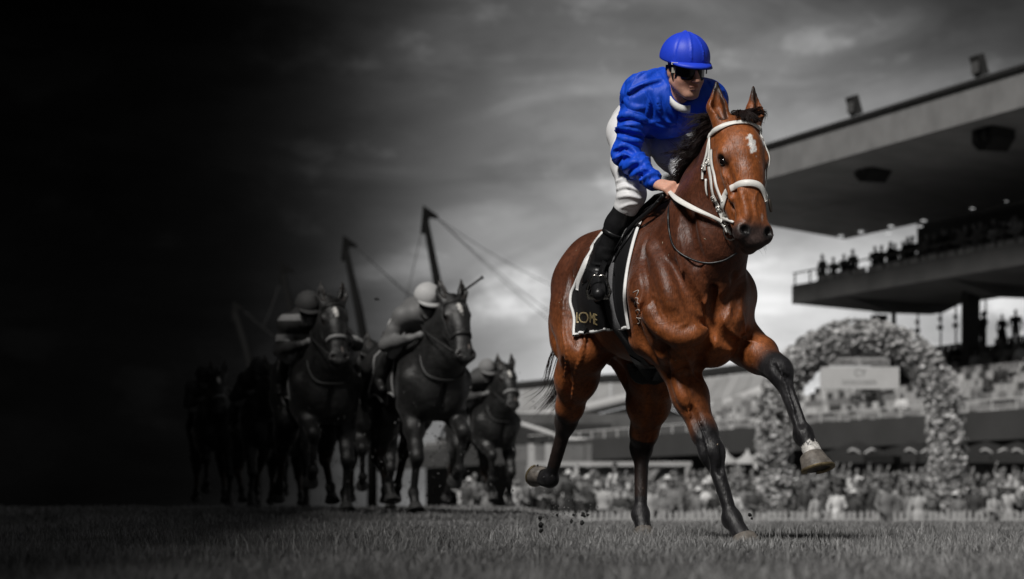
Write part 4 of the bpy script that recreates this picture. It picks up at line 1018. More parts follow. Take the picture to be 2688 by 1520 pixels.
# goggles, strap, chin strap, collar, cap label
gg = empty('goggles', parent=jockey)
def face_patch(F, us, ls, off, th, name, m, parent, rad=(.088, .115), c0=-.010, edge=None):
    rows = []
    for l_ in ls:
        row = []
        for u_ in us(l_):
            a = l_/rad[0]; row.append(F(rad[0]*math.sin(a)*1.0, u_, c0+rad[1]*1.05*math.cos(a)+off))
        rows.append(row)
    return shell(rows, name, m, parent, th)
M_lens = mat('goggle_lens', (.010, .010, .012), .08, .6); M_rub = mat('goggle_rubber', (.008, .008, .009), .55)
face_patch(JF, lambda l_: np.linspace(-.046+.036*math.exp(-(l_/.017)**2)-.004*math.cos(l_*20), .026, 9), np.linspace(-.100, .100, 33), .002, -.012, 'goggle_frame', M_rub, gg)
for s in (1, -1):
    face_patch(JF, lambda l_: np.linspace(-.040+.030*math.exp(-((abs(l_)-.004)/.015)**2), .020, 7), np.linspace(.010*s, .076*s, 15) if s > 0 else np.linspace(-.076, -.010, 15), .006, -.004, 'goggle_lens', M_lens, gg)
    b = MB(); c = JF(.086*s, -.004, .046); b.box(c+JF.l*s*.008, (.006, .026, .020), (nrm(JF.l+JF.f*.5*s), JF.u, nrm(JF.f-JF.l*.5*s))); b.build('goggle_vent', mat('vent_cream', (.42, .40, .34), .5), gg)
b = MB(); b.grid([[JF(.094*math.sin(a), u_, -.012+.104*math.cos(a)) for u_ in (-.012, .016)] for a in np.linspace(1.25, 2*math.pi-1.25, 20)]); b.build('goggle_strap', M_rub, gg, True)
M_strap = mat('chin_strap', (.010, .010, .011), .6)
for s in (1, -1):
    b = MB(); b.tube(spline([JF(.086*s, .02, .01), JF(.083*s, -.03, .015), JF(.066*s, -.075, .025), JF(.030*s, -.136, .050), JF(0, -.148, .060)], 16), .0065, 6); b.build('chin_strap', M_strap, JO['helmet'], True)
b = MB(); rows = []
for a in np.linspace(-1.9, .35, 24):
    c = JF(.062*math.sin(a), -.142-.045*math.cos(a), -.030+.062*math.cos(a)); o_ = nrm(JF.l*math.sin(a)+JF.f*math.cos(a))
    rows.append([c-JF.u*.030-o_*.004, c-JF.u*.030+o_*.006, c+JF.u*.008+o_*.004, c+JF.u*.008-o_*.002])
b.grid(rows); b.build('collar', mat('white_collar', (.72, .72, .70), .6, bump=.3, bscale=80), jockey, True)
b = MB(); c = JF(-.098, .030, .066); nn_ = nrm(JF.f*.62-JF.l*.72); b.box(c+nn_*.006, (.034, .012, .003), (np.cross(JF.u, nn_), JF.u, nn_)); cl = b.build('cap_label', M_trim, JO['helmet'])
b = MB(); [b.box(c+nn_*.008+np.cross(JF.u, nn_)*q, (.005, .006, .001), (np.cross(JF.u, nn_), JF.u, nn_)) for q in (-.010, -.003, .004, .010)]; b.build('cap_lettering', M_blk, cl)
# zip line and buttons of the shirt
sb = JO['shirt'].data; SBV = BVHTree.FromPolygons([v_.co for v_ in sb.vertices], [tuple(p.vertices) for p in sb.polygons])
pl_ = [SBV.ray_cast(Vector(EYE), Vector(ray_dir(x, y)))[0] for x, y in ((1779, 282), (1779, 300), (1777, 320), (1774, 338))]
pl_ = [np.array(p)+V(.003, 0, 0) for p in pl_ if p is not None]
if len(pl_) > 1:
    b = MB(); b.tube(spline(pl_, 14), .0022, 5); b.build('placket', M_silk, JO['shirt'], True)
# side pad of the breeches with dark print, and a small zip
pb = JO['breeches'].data; PBV = BVHTree.FromPolygons([v_.co for v_ in pb.vertices], [tuple(p.vertices) for p in pb.polygons])
def on_breeches(px, py, f=-.3):
    h_ = PBV.ray_cast(Vector(EYE), Vector(ray_dir(px, py)))
    if h_[0] is None: h_ = PBV.find_nearest(Vector(PF(px, py, f)))
    return np.array(h_[0]), np.array(h_[1])
# stirrups
for s in 'rl':
    fd = nrm(jk[s+'to']-jk[s+'an']); mid = jk[s+'an']*.25+jk[s+'to']*.75; dn = V(0, 0, -1); sd = orth(np.cross(fd, dn), fd)
    st = empty('stirrup', parent=hero)
    base = mid+orth(dn, fd)*.045
    b = MB(); b.box(base, (.035, .105, .010), (fd, sd, np.cross(fd, sd))); b.build('tread', M_steel, st)
    tp = mid-orth(dn, fd)*.075
    b = MB(); b.tube(spline([base-sd*.052, mid-sd*.058, tp-sd*.030, tp, tp+sd*.030, mid+sd*.058, base+sd*.052], 24), .0055, 7); b.build('stirrup_iron', M_steel, st, True)
    b = MB(); q = np.array(HB.find_nearest(Vector(V(-.14, -.22 if s == 'r' else .22, 1.55)))[0]); b.bar(tp, q+V(0, -.04 if s == 'r' else .04, 0), .026, .005, up=(1, 0, 0)); b.build('stirrup_leather', M_blk, st)
# ------------------------------------------------------------------ ground and turf
def gz(x, y):
    """ground height: level track, then a fall to the lawn behind the rail, then a shallow bank"""
    y = np.asarray(y, float)
    low = np.interp(y, [0, 27, 34, 42, 56, 70], [0, 0, -.035, -.20, -.95, -.95]); x = np.asarray(x, float)
    bank = np.interp(y, [13, 20, 25, 30, 34, 42, 56], [0, .06, .125, .175, .215, .30, .55])*(1-smooth01((x/np.maximum(y, 1)-.0)/.035))   # turf raised under the pack; its crest hides lit ground beyond
    return low+bank+np.interp(y, [70, 86], [0, .90])*np.clip((x/np.maximum(y, 1)-.01)/.02, 0, 1)
M_soil = mat('turf_soil', (.075, .075, .075), .95, .1, noise=.55, nscale=1.6, bump=.8, bscale=30, bdist=.02)
ys = [-40, 0, 3, 6, 10, *range(13, 43), 44, 48, 52, 56, 62, 70, 74, 78, 82, 86, 92, 100, 140, 250, 600, 1500, 2600]
xs = [-2000, -600, -200, -80, -40, -20, -10, -5, -2, -1, -.5, 0, .2, .4, .6, .8, 1.0, 1.2, 1.5, 1.8, 2.2, 3, 5, 10, 20, 40, 80, 200, 600, 2000]
b = MB(); b.grid([[(x, y, float(gz(x, y))) for x in xs] for y in ys]); b.f = [q[::-1] for q in b.f]
tag(b.build('ground', M_soil, smooth=True), kind='structure')

def grass_blades(n, y0, y1, h0, h1, w0, w1, pw, seed, xm=.235, lean=.5):
    r = np.random.default_rng(seed); u = r.random(n); y = (y0**pw+(y1**pw-y0**pw)*u)**(1/pw); x = (r.random(n)*2-1)*xm*y
    cl = vnoise(np.stack([x*2.2, y*1.1, y*0], 1), seed)                    # thicker and thinner tufts
    z = gz(x, y); hh = (h0+(h1-h0)*r.random(n)**1.6)*(.55+.8*cl); w = (w0+(w1-w0)*r.random(n))*(.6+.05*y)
    a = r.random(n)*2*np.pi; dx, dy = np.cos(a), np.sin(a); ln = hh*lean*r.random(n)*1.4; b_ = r.random(n)*2*np.pi; bx, by = np.cos(b_)*ln, np.sin(b_)*ln
    V_ = np.zeros((n, 5, 3)); 
    V_[:, 0] = np.stack([x-dx*w, y-dy*w, z-.004], 1); V_[:, 1] = np.stack([x+dx*w, y+dy*w, z-.004], 1)
    V_[:, 2] = np.stack([x-dx*w*.8+bx*.35, y-dy*w*.8+by*.35, z+hh*.6], 1); V_[:, 3] = np.stack([x+dx*w*.8+bx*.35, y+dy*w*.8+by*.35, z+hh*.6], 1)
    V_[:, 4] = np.stack([x+bx, y+by, z+hh*(1-.25*(ln/hh)**2)], 1)
    i = np.arange(n)[:, None]*5
    T = np.concatenate([i+np.array([0, 1, 3]), i+np.array([0, 3, 2]), i+np.array([2, 3, 4])]).astype(np.int32)
    tone = .40+1.1*r.random(n)*cl+.45*(r.random(n) < .10); c = np.repeat(tone, 5).reshape(n, 5); c[:, :2] *= .8; c = np.repeat(c.reshape(-1, 1), 3, 1)
    return V_.reshape(-1, 3), T, c
M_grass = mat('turf_grass', (.1, .1, .1), .55, .35, attr='Col')
GV, GT, GC = [], [], []; off = 0
for args in ((90000, 5.0, 10.5, .022, .060, .0016, .0032, 2, 1), (150000, 10, 19, .022, .062, .0016, .0030, 2, 2), (80000, 18, 40, .03, .075, .0018, .0030, 1.6, 3), (11000, 6, 17, .045, .105, .0012, .0022, 2, 4)):
    v, t, c = grass_blades(*args); GV.append(v); GT.append(t+off); GC.append(c); off += len(v)
for key, n_, hh in (('lh', 2600, .105), ('rf', 500, .040)):              # longer tufts round the planted hooves
    q = np.array(JH[key][5]); c_ = HO+HF*q[0]+HL*q[1]; v, t, c = grass_blades(n_, 12, 13, hh*.45, hh, .0012, .0020, 2, 40+n_)
    v = v.reshape(-1, 5, 3); r = np.random.default_rng(n_); a = r.random(n_)*6.283; rad = .34*np.sqrt(r.random(n_)); off_ = np.stack([c_[0]+np.cos(a)*rad*1.1, c_[1]-.06+np.sin(a)*rad, a*0], 1)-v[:, :2].mean(1, keepdims=True)[:, 0]*V(1, 1, 0); v = (v+off_[:, None]).reshape(-1, 3)
    GV.append(v); GT.append(t+off); GC.append(c); off += len(v)
GCa = np.vstack(GC)*.26
gme = mesh_np('grass', np.vstack(GV), np.vstack(GT), M_grass, False, GCa)
tag(link('grass', gme), 'short mown turf of the race track in front', 'grass', kind='stuff')

# ------------------------------------------------------------------ the grandstand: s along its front toward the viewer, d backward, z up
SE = V(.3536, -.9354, 0); SB = V(.9354, .3536, 0); SF = V(12.8, 105, 0)
def SP(s, d, z): return SF+SE*s+SB*d+V(0, 0, z)
SAX = (SE, SB, V(0, 0, 1))
def sbox(b, s0, s1, d0, d1, z0, z1): return b.box(SP((s0+s1)/2, (d0+d1)/2, (z0+z1)/2), (s1-s0, d1-d0, z1-z0), SAX)
g = lambda n, c, r=.7, **k: mat(n, (c, c, c), r, **k)
M_fascia = g('fascia_paint', .235, .6, noise=.22, nscale=.8, bump=.1, bscale=6)
M_soff = g('soffit_panel', .42, .7, noise=.25, nscale=.5)
M_conc = g('stand_concrete', .11, .8, noise=.35, nscale=.6)
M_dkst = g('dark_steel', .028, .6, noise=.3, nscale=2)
M_mid = g('grey_panel', .16, .7, noise=.25, nscale=1)
M_pale = g('pale_panel', .42, .7, noise=.2, nscale=.7)
M_rail = g('rail_white', .55, .5)
M_glass = g('stand_glass', .10, .08, spec=.6)
stand = empty('grandstand', SP(0, 0, 0))
tag(stand, 'large grey grandstand with cantilevered flat roof, balcony and seating rows', 'grandstand')
def stp(b, name, m, parent=stand, smooth=False):
    for i, p in enumerate(b.v): b.v[i] = tuple(np.array(p)-SF)
    o = b.build(name, m, parent, smooth); return o
# roof
rf_ = empty('roof', parent=stand)
SR = np.arange(-14.2, 34, 1.85)
for s0 in SR: stp(sbox(MB(), s0+.006, s0+1.844, -.30, -.16, 14.9, 16.28+.02*math.sin(s0*3)), 'fascia_panel', M_fascia, rf_)
stp(sbox(MB(), -14.3, 35, -.42, .5, 16.29, 16.44), 'coping', M_dkst, rf_)
stp(sbox(MB(), -14.2, 35, -.15, 9.6, 15.9, 16.28), 'roof_deck', M_conc, rf_)
b = MB(); b.prism([SP(-14.2, -.15, 14.9), SP(-14.2, 9.6, 13.75), SP(-14.2, 9.6, 15.89), SP(-14.2, -.15, 15.89)], SE*.12); stp(b, 'end_panel', M_soff, rf_)
for i, s0 in enumerate(np.arange(-14.05, 34, 3.7)):
    for (d0, d1) in ((-.14, 4.55), (4.62, 9.6)):
        z0, z1 = 14.9-1.15*(d0+.15)/9.75, 14.9-1.15*(d1+.15)/9.75
        b = MB(); b.prism([SP(s0+.01, d0, z0), SP(s0+3.69, d0, z0), SP(s0+3.69, d1, z1), SP(s0+.01, d1, z1)], V(0, 0, .18)); stp(b, 'soffit_panel', M_soff, rf_)
# fittings of the roof
def s_at(px, d): x_ = (px-PX0)/FPX; return (x_*(SF[1]+SB[1]*d)-(SF[0]+SB[0]*d))/(SE[0]-x_*SE[1])
def flood(s):
    f = empty('floodlight', SP(s, .1, 16.45)); tag(f, 'small floodlight box on a bracket on the stand roof edge, ' + ('nearer the horse head' if s < s_at(2400, .1) else 'nearer the picture corner'), 'floodlight', 'floodlights along the roof edge')
    b = MB(); b.box((0, 0, .62), (.62, .30, .80), (nrm(SE), nrm(SB+V(0, 0, .3)), nrm(V(0, 0, 1)-.3*SB))); b.build('housing', M_dkst, f)
    b = MB(); b.bar((-.05, 0, 0), (-.05, 0, .5), .07); b.bar(SE*.3, SE*.3+V(0, 0, .3), .06); b.bar(-SE*.3, V(0, .0, .18), .05); b.build('bracket', M_dkst, f)
    b = MB(); b.box(SB*-.18+V(0, 0, .60), (.5, .03, .6), SAX); b.build('lens', M_glass, f)
flood(s_at(2242, .1)); flood(s_at(2570, .1))
def speaker(px, py, Y, lab):
    c = at(px, py, Y); f = empty('loudspeaker', c); tag(f, lab, 'loudspeaker', 'loudspeakers hung under the stand roof')
    w, h = .75, .95
    P = [(-w, .55), (w, .62), (w, -.25), (.25*w, -h*.72), (-.4*w, -h*.65), (-w, -.30)]
    b = MB(); b.prism([SE*x+V(0, 0, z)-SB*.5 for x, z in P], SB*1.0); b.build('cabinet', M_dkst, f)
    for x in (-.3, .25):
        b = MB(); b.tube([SE*x-SB*.51+V(0, 0, -.05), SE*x-SB*.56+V(0, 0, -.05)], .26, 14); b.build('driver', g('driver_cone', .012, .5), f, True)
    b = MB(); b.bar(SE*-.5+V(0, 0, .5), SE*-.5+V(0, 0, 1.35), .05); b.bar(SE*.5+V(0, 0, .5), SE*.5+V(0, 0, 1.35), .05); b.build('hanger', M_dkst, f)
speaker(2292, 438, 103.5, 'dark angular loudspeaker hung under the roof beside the horse head')
speaker(2608, 352, 93.0, 'dark angular loudspeaker hung under the roof near the picture edge')
M_lamp = bpy.data.materials.new('lamp_glow'); M_lamp.use_nodes = True
_e = M_lamp.node_tree.nodes['Principled BSDF']; _e.inputs['Emission Color'].default_value = (1, 1, 1, 1); _e.inputs['Emission Strength'].default_value = .55; _e.inputs['Base Color'].default_value = (.8, .8, .8, 1)
for (px, py) in ((2207, 619), (2260, 608), (2339, 593), (2425, 578), (2415, 593), (2332, 612), (2554, 545), (2646, 526)):
    d0 = 9.0 if py > 570 else 8.6; z = 14.9-1.15*(d0+.15)/9.75-.03
    dr = V((px-PX0)/FPX, 1, (HZ-py)/FPX); t = (z-CAMH)/dr[2]; p = V(0, 0, CAMH)+dr*t
    b = MB(); b.tube([V(0, 0, 0), V(0, 0, -.05)], .13, 10); o = b.build('downlight', M_lamp, None, True); o.location = p
    tag(o, 'small round lit lamp set in the dark underside of the stand roof', 'lamp', 'downlights under the stand roof')
# balcony
bal = empty('balcony', parent=stand)
stp(sbox(MB(), -7.4, 35, 3.1, 3.35, 9.75, 10.62), 'balcony_front', g('balcony_front_paint', .085, .7, noise=.3, nscale=.6), bal)
stp(sbox(MB(), -7.4, 35, 3.36, 12, 10.2, 10.5), 'balcony_deck', M_conc, bal)
b = MB(); b.prism([SP(-7.4, 3.36, 10.19), SP(-7.4, 3.36, 9.75), SP(-7.4, 8.5, 9.45), SP(-7.4, 10.5, 10.19)], SE*42); stp(b, 'balcony_soffit', g('balcony_soffit_paint', .14, .8, noise=.3, nscale=.4), bal)
for s0 in np.arange(-4, 32, 9.0):
    b = MB(); b.prism([SP(s0, 3.5, 9.75), SP(s0, 5.6, 9.15), SP(s0, 8.5, 9.15), SP(s0, 9.5, 9.6)], SE*1.1); stp(b, 'deck_beam', g('balcony_front_paint', .085), bal)
for i, s0 in enumerate(np.arange(-7.3, 34, 1.5)): stp(sbox(MB(), s0, s0+.06, 3.16, 3.22, 10.56, 11.15), 'rail_post', M_dkst, bal)
stp(sbox(MB(), -7.4, 35, 3.15, 3.23, 11.152, 11.21), 'top_rail', M_mid, bal)
for i, s0 in enumerate(np.arange(-4.9, 34, 1.5)): stp(sbox(MB(), s0+.08, s0+1.40, 3.18, 3.20, 10.60, 10.86), 'rail_panel', g('rail_panel_paint', .30, .5, noise=.4, nscale=1), bal)
# back of the balcony: glazed bays, then dark rooms
stp(sbox(MB(), -12.6, -9.6, 11.15, 11.25, 10.51, 12.6), 'wall_panel', M_pale, bal)
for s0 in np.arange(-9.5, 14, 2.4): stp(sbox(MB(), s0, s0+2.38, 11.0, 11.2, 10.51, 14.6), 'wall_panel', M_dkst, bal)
# columns
for (px, w_, d_) in ((2308, .62, 9.2), (2548, .55, 6.4)):
    x_ = (px-PX0)/FPX; A = np.array([[SE[0]-x_*SE[1]]]); r_ = x_*(SF[1]+SB[1]*d_)-(SF[0]+SB[0]*d_); s_ = r_/A[0, 0]
    stp(sbox(MB(), s_-w_/2, s_+w_/2, d_-.3, d_+.3, 5.0, 9.6), 'column', M_dkst, stand)
    if px < 2400: stp(sbox(MB(), s_+.32, s_+1.45, d_-.2, d_+.2, 6.5, 8.2), 'column_box', M_dkst, stand); stp(sbox(MB(), s_+1.35, s_+1.46, d_-.1, d_+.1, 8.2, 9.6), 'column_post', M_dkst, stand)
# hanging lamps/rods in the opening
for px in (2408, 2468, 2508, 2586):
    x_ = (px-PX0)/FPX; d_ = 9.5; s_ = (x_*(SF[1]+SB[1]*d_)-(SF[0]+SB[0]*d_))/(SE[0]-x_*SE[1])
    b = sbox(MB(), s_-.03, s_+.03, d_, d_+.06, 7.0, 9.6); stp(b, 'window_bar', M_dkst, stand)
    for z_, r_ in ((8.55, .14), (8.95, .10)): b = MB(); b.tube([SP(s_, d_, z_), SP(s_, d_, z_+.18)], r_, 8); stp(b, 'bar_fitting', M_dkst, stand, True)
# seating bowl
bowl = empty('seating_bowl', parent=stand)
NR = 11
stp(sbox(MB(), -62, 35, -.28, -.02, 2.75, 3.86), 'front_wall', g('front_wall_paint', .060, .7, noise=.2, nscale=.5), bowl)
for k in range(NR): stp(sbox(MB(), -62 if k < 6 else -11, 35, k*.85, k*.85+.845, 3.0+.0*k, 3.2+.37*k), 'step', M_conc, bowl)
stp(sbox(MB(), -11, 35, 9.36, 10.3, 3.0, 7.3), 'rear_walk', M_conc, bowl)
for s0 in np.arange(-58, 35, 1.7): stp(sbox(MB(), s0, s0+.05, -.16, -.10, 3.87, 4.25), 'rail_post', M_rail, bowl) if s0 > -26 else None
stp(sbox(MB(), -62, 35, -.16, -.10, 4.252, 4.31), 'hand_rail', M_rail, bowl)
for s0 in np.arange(-7, 35, 1.7): stp(sbox(MB(), s0+.08, s0+1.6, -.14, -.11, 3.92, 4.12), 'rail_panel', g('rail_panel_paint', .30), bowl)
seat_ms = {}
def seat_mesh(m):
    if m.name in seat_ms: return seat_ms[m.name]
    b = MB(); b.box((0, 0, .42), (.46, .42, .06), SAX); b.box(tuple(SB*.20+V(0, 0, .64)), (.46, .05, .42), SAX); b.box(tuple(SB*.05+V(0, 0, .2)), (.08, .3, .38), SAX)
    seat_ms[m.name] = b.mesh('seat', m); return seat_ms[m.name]
seat_m = [g('seat_pale', .40, .5), g('seat_mid', .22, .5), g('seat_dark', .07, .5), g('seat_light', .55, .5)]
r_s = np.random.default_rng(11); seats = []
for k in range(NR):
    for s0 in np.arange(-34, 22, .56):
        if abs((s0+100) % 9.0-1) < .7 or (k > 5 and s0 < -10.5): continue
        p = SP(s0, k*.85+.45, 3.2+.37*k); px = PX0+FPX*p[0]/p[1]; seats.append((p, k, px))
vis = [q for q in seats if 2400 < q[2] < 2720 or (2085 < q[2] < 2400 and q[1] < 6) or 1850 < q[2] < 1995]
vis.sort(key=lambda q: q[0][1]); near_, far_ = vis[:300], vis[300:]
for p, k, px in near_:
    q = r_s.random(); m = seat_m[0 if q < .38 else 1 if q < .62 else 2 if q < .86 else 3]; o = link('seat', seat_mesh(m), bowl); o.location = p-SF
b = MB()
for p, k, px in far_:
    if r_s.random() < .25: continue
    b.box(p-SF+V(0, 0, .42), (.46, .42, .06), SAX); b.box(p-SF+SB*.2+V(0, 0, .64), (.46, .05, .42), SAX)
tag(b.build('far_seats', seat_m[0], bowl), kind='stuff')
# undercroft: dark bays with awnings
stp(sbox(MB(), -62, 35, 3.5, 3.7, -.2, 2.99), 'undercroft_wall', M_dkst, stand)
for s0 in np.arange(-22, 33, 5.5): stp(sbox(MB(), s0, s0+.5, .3, .8, -.2, 2.74), 'undercroft_pier', M_conc, stand)
for s0 in np.arange(-20, 30, 5.5): stp(sbox(MB(), s0, s0+3.2, 3.35, 3.49, .0, 2.2), 'bar_front', M_mid, stand)

# ------------------------------------------------------------------ the far stand with its swept roof, masts and cables
far = empty('far_stand', at(1600, 1335, 165)*V(1, 1, 0)); FO = np.array(far.location)
tag(far, 'distant low stand with pale swept tensioned roof behind the bay horse', 'stand')
def fbuild(b, name, m, smooth=False, parent=far):
    b.v = [tuple(np.array(p)-FO) for p in b.v]; return b.build(name, m, parent, smooth)
M_roof = g('membrane_roof', .34, .6, noise=.18, nscale=.25)
M_roof2 = g('membrane_roof_low', .22, .6, noise=.18, nscale=.25)
top_ = [(1180, 1040, 205), (1370, 1020, 185), (1533, 1006, 175), (1672, 999, 165), (1829, 991, 158), (1950, 977, 152), (2080, 972, 148)]
low_ = [(1180, 1110, 190), (1360, 1096, 168), (1511, 1077, 160), (1690, 1038, 152), (1760, 1050, 146), (1853, 1076, 138), (2030, 1016, 132)]
T_ = spline([at(*q) for q in top_], 25); L_ = spline([at(*q) for q in low_], 25)
for i in range(24):                                                      # membrane bays with a seam between
    rows = []
    for q in np.linspace(.02, .98, 4):
        a, c = T_[i]*(1-q)+T_[i+1]*q, L_[i]*(1-q)+L_[i+1]*q
        rows.append([a+(c-a)*t-V(0, 0, .8*math.sin(t*math.pi)) for t in np.linspace(0, 1, 7)])
    b = MB(); b.grid(rows); b.grid([[p-V(0, 0, .25) for p in r] for r in rows]); fbuild(b, 'roof_bay', M_roof if i % 2 else g('membrane_roof_b', .30, .6, noise=.2, nscale=.25), True)
b = MB(); b.tube(list(L_+V(0, -.3, -.1)), .42, 8); fbuild(b, 'eave_beam', g('eave_pale', .5, .6), True)
b = MB(); b.tube(list(L_[2:]+V(0, .2, -.9)), .35, 8); fbuild(b, 'eave_shadow_strip', M_dkst, True)  # dark tube below the eave, put in as its shadow
b = MB(); b.tube(list(T_+V(0, 0, .25)), .30, 8); fbuild(b, 'ridge_shadow_line', M_dkst, True)  # dark tube drawn as the shadow line along the top edge
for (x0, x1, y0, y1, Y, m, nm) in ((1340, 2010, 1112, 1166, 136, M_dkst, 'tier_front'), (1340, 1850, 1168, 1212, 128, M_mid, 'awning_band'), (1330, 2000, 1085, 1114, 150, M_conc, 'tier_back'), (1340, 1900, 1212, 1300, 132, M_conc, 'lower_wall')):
    a, c = at(x0, y1, Y), at(x1, y0, Y); b = MB(); b.box(((a[0]+c[0])/2, Y+.5, (a[2]+c[2])/2), (c[0]-a[0], 1.0, c[2]-a[2])); fbuild(b, nm, m)
b = MB(); b.tube(spline([at(1340, 1105, 133), at(1420, 1130, 133), at(1480, 1150, 133), at(1580, 1160, 133), at(1690, 1158, 133)], 20), .16, 6); fbuild(b, 'curved_handrail', M_rail, True)
b = MB(); b.tube(spline([at(1690, 1148, 133), at(1850, 1140, 133), at(2010, 1128, 133)], 12), .10, 6); fbuild(b, 'curved_handrail', M_rail, True)
for k, px in enumerate((1395, 1440, 1545, 1680, 1770)):
    b = MB(); b.bar(at(px, 1300, 127), at(px, 1165, 127), .35); fbuild(b, 'post', M_pale if k < 2 else M_mid)
# pale hoarding with darker panels
hd = empty('hoarding', at(1600, 1345, 110)*V(1, 1, 0)+V(0, 0, -.1)); tag(hd, 'pale framed hoarding with grey panels behind the horse hind legs', 'hoarding')
HO_ = np.array(hd.location)
def hq_(x0, x1, y0, y1, Y, th, nm, m):
    a, c = at(x0, y1, Y), at(x1, y0, Y); b = MB(); b.box(np.array([(a[0]+c[0])/2, Y, (a[2]+c[2])/2])-HO_, (c[0]-a[0], th, c[2]-a[2])); b.build(nm, m, hd)
hq_(1385, 1815, 1212, 1224, 109.8, .3, 'top_frame', M_pale); hq_(1385, 1590, 1294, 1306, 109.8, .3, 'bottom_frame', M_pale)
for px in (1388, 1512, 1804): hq_(px-6, px+6, 1226, 1292, 109.8, .3, 'frame_post', M_pale)
for (x0, x1) in ((1400, 1503), (1522, 1640), (1644, 1794)): hq_(x0, x1, 1228, 1290, 110.1, .2, 'panel', g('hoarding_grey', .13, .6, noise=.3, nscale=.6))
for (x, y) in ((1575, 1250), (1720, 1248), (1735, 1250), (1745, 1247)):
    b = MB(); c = at(x, y, 109.9)-HO_; b.tube([c+V(.55*math.cos(a), -.05, .45*math.sin(a)+.25*math.cos(a)) for a in np.linspace(.3, 5.4, 18)], .10, 6); b.build('printed_mark', g('mark_grey', .26), hd, True)

M_mast = g('mast_steel', .006, .8, spec=.05)
def mast(px, py, bx, by, Y, ends, lab, k=1.0):
    top, base = at(px, py, Y), at(bx, by, Y-4); m_ = empty('mast', base*V(1, 1, 0)); o = np.array(m_.location); tag(m_, lab, 'mast', 'leaning masts of the far stand')
    gb = V(base[0], base[1], -.1)
    b = MB(); b.tube([gb-o+(base-top)*0, base-o, (base+top)/2-o, top-o-V(0, 0, .8)], [.34*k, .32*k, .29*k, .20*k], 10); b.build('shaft', M_mast, m_, True)
    b = MB(); h0 = top-o; b.prism([h0+V(-.18, 0, .25), h0+V(.75, 0, -.40), h0+V(.72, 0, -.58), h0+V(.22, 0, -.50), h0+V(.12, 0, -1.5), h0+V(-.34, 0, -1.5)], V(0, .4, 0)); b.build('head_fin', M_mast, m_)
    for (ex, ey, eY) in ends:
        e = at(ex, ey, eY); b = MB(); st_ = top+(V(.65, .2, -.5) if ex > px else V(-.2, .2, -1.0)); pts = [st_+(e-st_)*t-V(0, 0, .25*math.sin(t*math.pi)) for t in np.linspace(0, 1, 10)]
        b.tube([p-o for p in pts], .022, 5); b.build('cable', g('cable_steel', .03, .7), m_, True)
mast(1118, 549, 1192, 1010, 150, [(1044, 866, 150), (1475, 762, 158), (1475, 842, 162), (1520, 905, 165), (1010, 1010, 155)], 'tall leaning mast rising behind the rider in the pale cap')
mast(908, 627, 977, 1010, 166, [(848, 800, 166), (1180, 850, 176), (1240, 910, 178)], 'leaning mast rising between two chasing riders', 1.05)
mast(744, 695, 800, 1010, 184, [(690, 860, 184), (960, 890, 190)], 'dim leaning mast beside the hooped rider', 1.1)
mast(617, 797, 672, 1020, 215, [(790, 930, 215)], 'faintest leaning mast, farthest into the dark', 1.2)

# ------------------------------------------------------------------ flower arch with its sign
AY = 72.0; ac = at(2258, 1335, AY); ac[2] = float(gz(14, AY)); arch = empty('flower_arch', ac)
tag(arch, 'tall arch packed with pale flowers standing over the crowd', 'arch')
R_o = 2.50; zc = 3.78; tube_r = .52
def arch_pt(t):
    """t 0..1 from the foot on one side over the top to the other"""
    hgt = zc; L1 = hgt; L2 = math.pi*R_o; L = 2*L1+L2; q = t*L
    if q < L1: return V(-R_o-.10*math.sin(q/L1*math.pi), 0, q), V(-1, 0, 0)
    if q < L1+L2: a = math.pi-(q-L1)/R_o; return V(R_o*math.cos(a), 0, zc+R_o*.93*math.sin(a)), V(math.cos(a), 0, math.sin(a))
    q = L-q; return V(R_o+.10*math.sin(q/L1*math.pi), 0, q), V(1, 0, 0)
b = MB(); b.tube([arch_pt(t)[0] for t in np.linspace(0, 1, 40)], tube_r*.82, 12); b.build('arch_core', g('arch_leaf', .11, .8, noise=.5, nscale=6), arch, True)
fl_m = [g('petal_pale', .50, .6), g('petal_mid', .32, .6), g('petal_light', .66, .6), g('petal_dark', .11, .7)]
fl_me = []
for m in fl_m:
    b = MB(); r_f = np.random.default_rng(len(fl_me)+2)
    for k in range(9):
        a = k*2*math.pi/9*1.0; el_ = .35+.5*(k % 3)/2; d = V(math.cos(a)*math.cos(el_), math.sin(a)*math.cos(el_), math.sin(el_)); sd = V(-math.sin(a), math.cos(a), 0); L = .105+.02*r_f.random()
        b.add([V(0, 0, 0), d*L*.6+sd*.045, d*L+V(0, 0, .015), d*L*.6-sd*.045, d*L*.62+V(0, 0, -.025)], [(0, 1, 2, 3), (0, 3, 4), (0, 4, 1), (1, 4, 2), (2, 4, 3)])
    fl_me.append(b.mesh('flower', m))
r_f = np.random.default_rng(5); fl = []
for k in range(2700):
    t = r_f.random(); c, o_ = arch_pt(t); a = r_f.uniform(-math.pi, math.pi); d = o_*math.cos(a)+V(0, -1, 0)*abs(math.sin(a))*(1 if r_f.random() < .85 else -1)
    rr = tube_r*r_f.uniform(.84, 1.02)
    fl.append((c+d*rr, nrm(d+r_f.normal(0, .35, 3)), r_f.uniform(.7, 1.25), r_f.choice(4, p=[.38, .30, .18, .14]), d[1]))
fl.sort(key=lambda q: (q[4] > -.5, q[4]))
for p, d, sc, mi, _ in fl[:300]:
    o = link('flower', fl_me[mi], arch); o.location = p; o.scale = (sc,)*3; o.rotation_euler = Vector(d).to_track_quat('Z', 'Y').to_euler()
v_, f_, mi_ = [], [], []
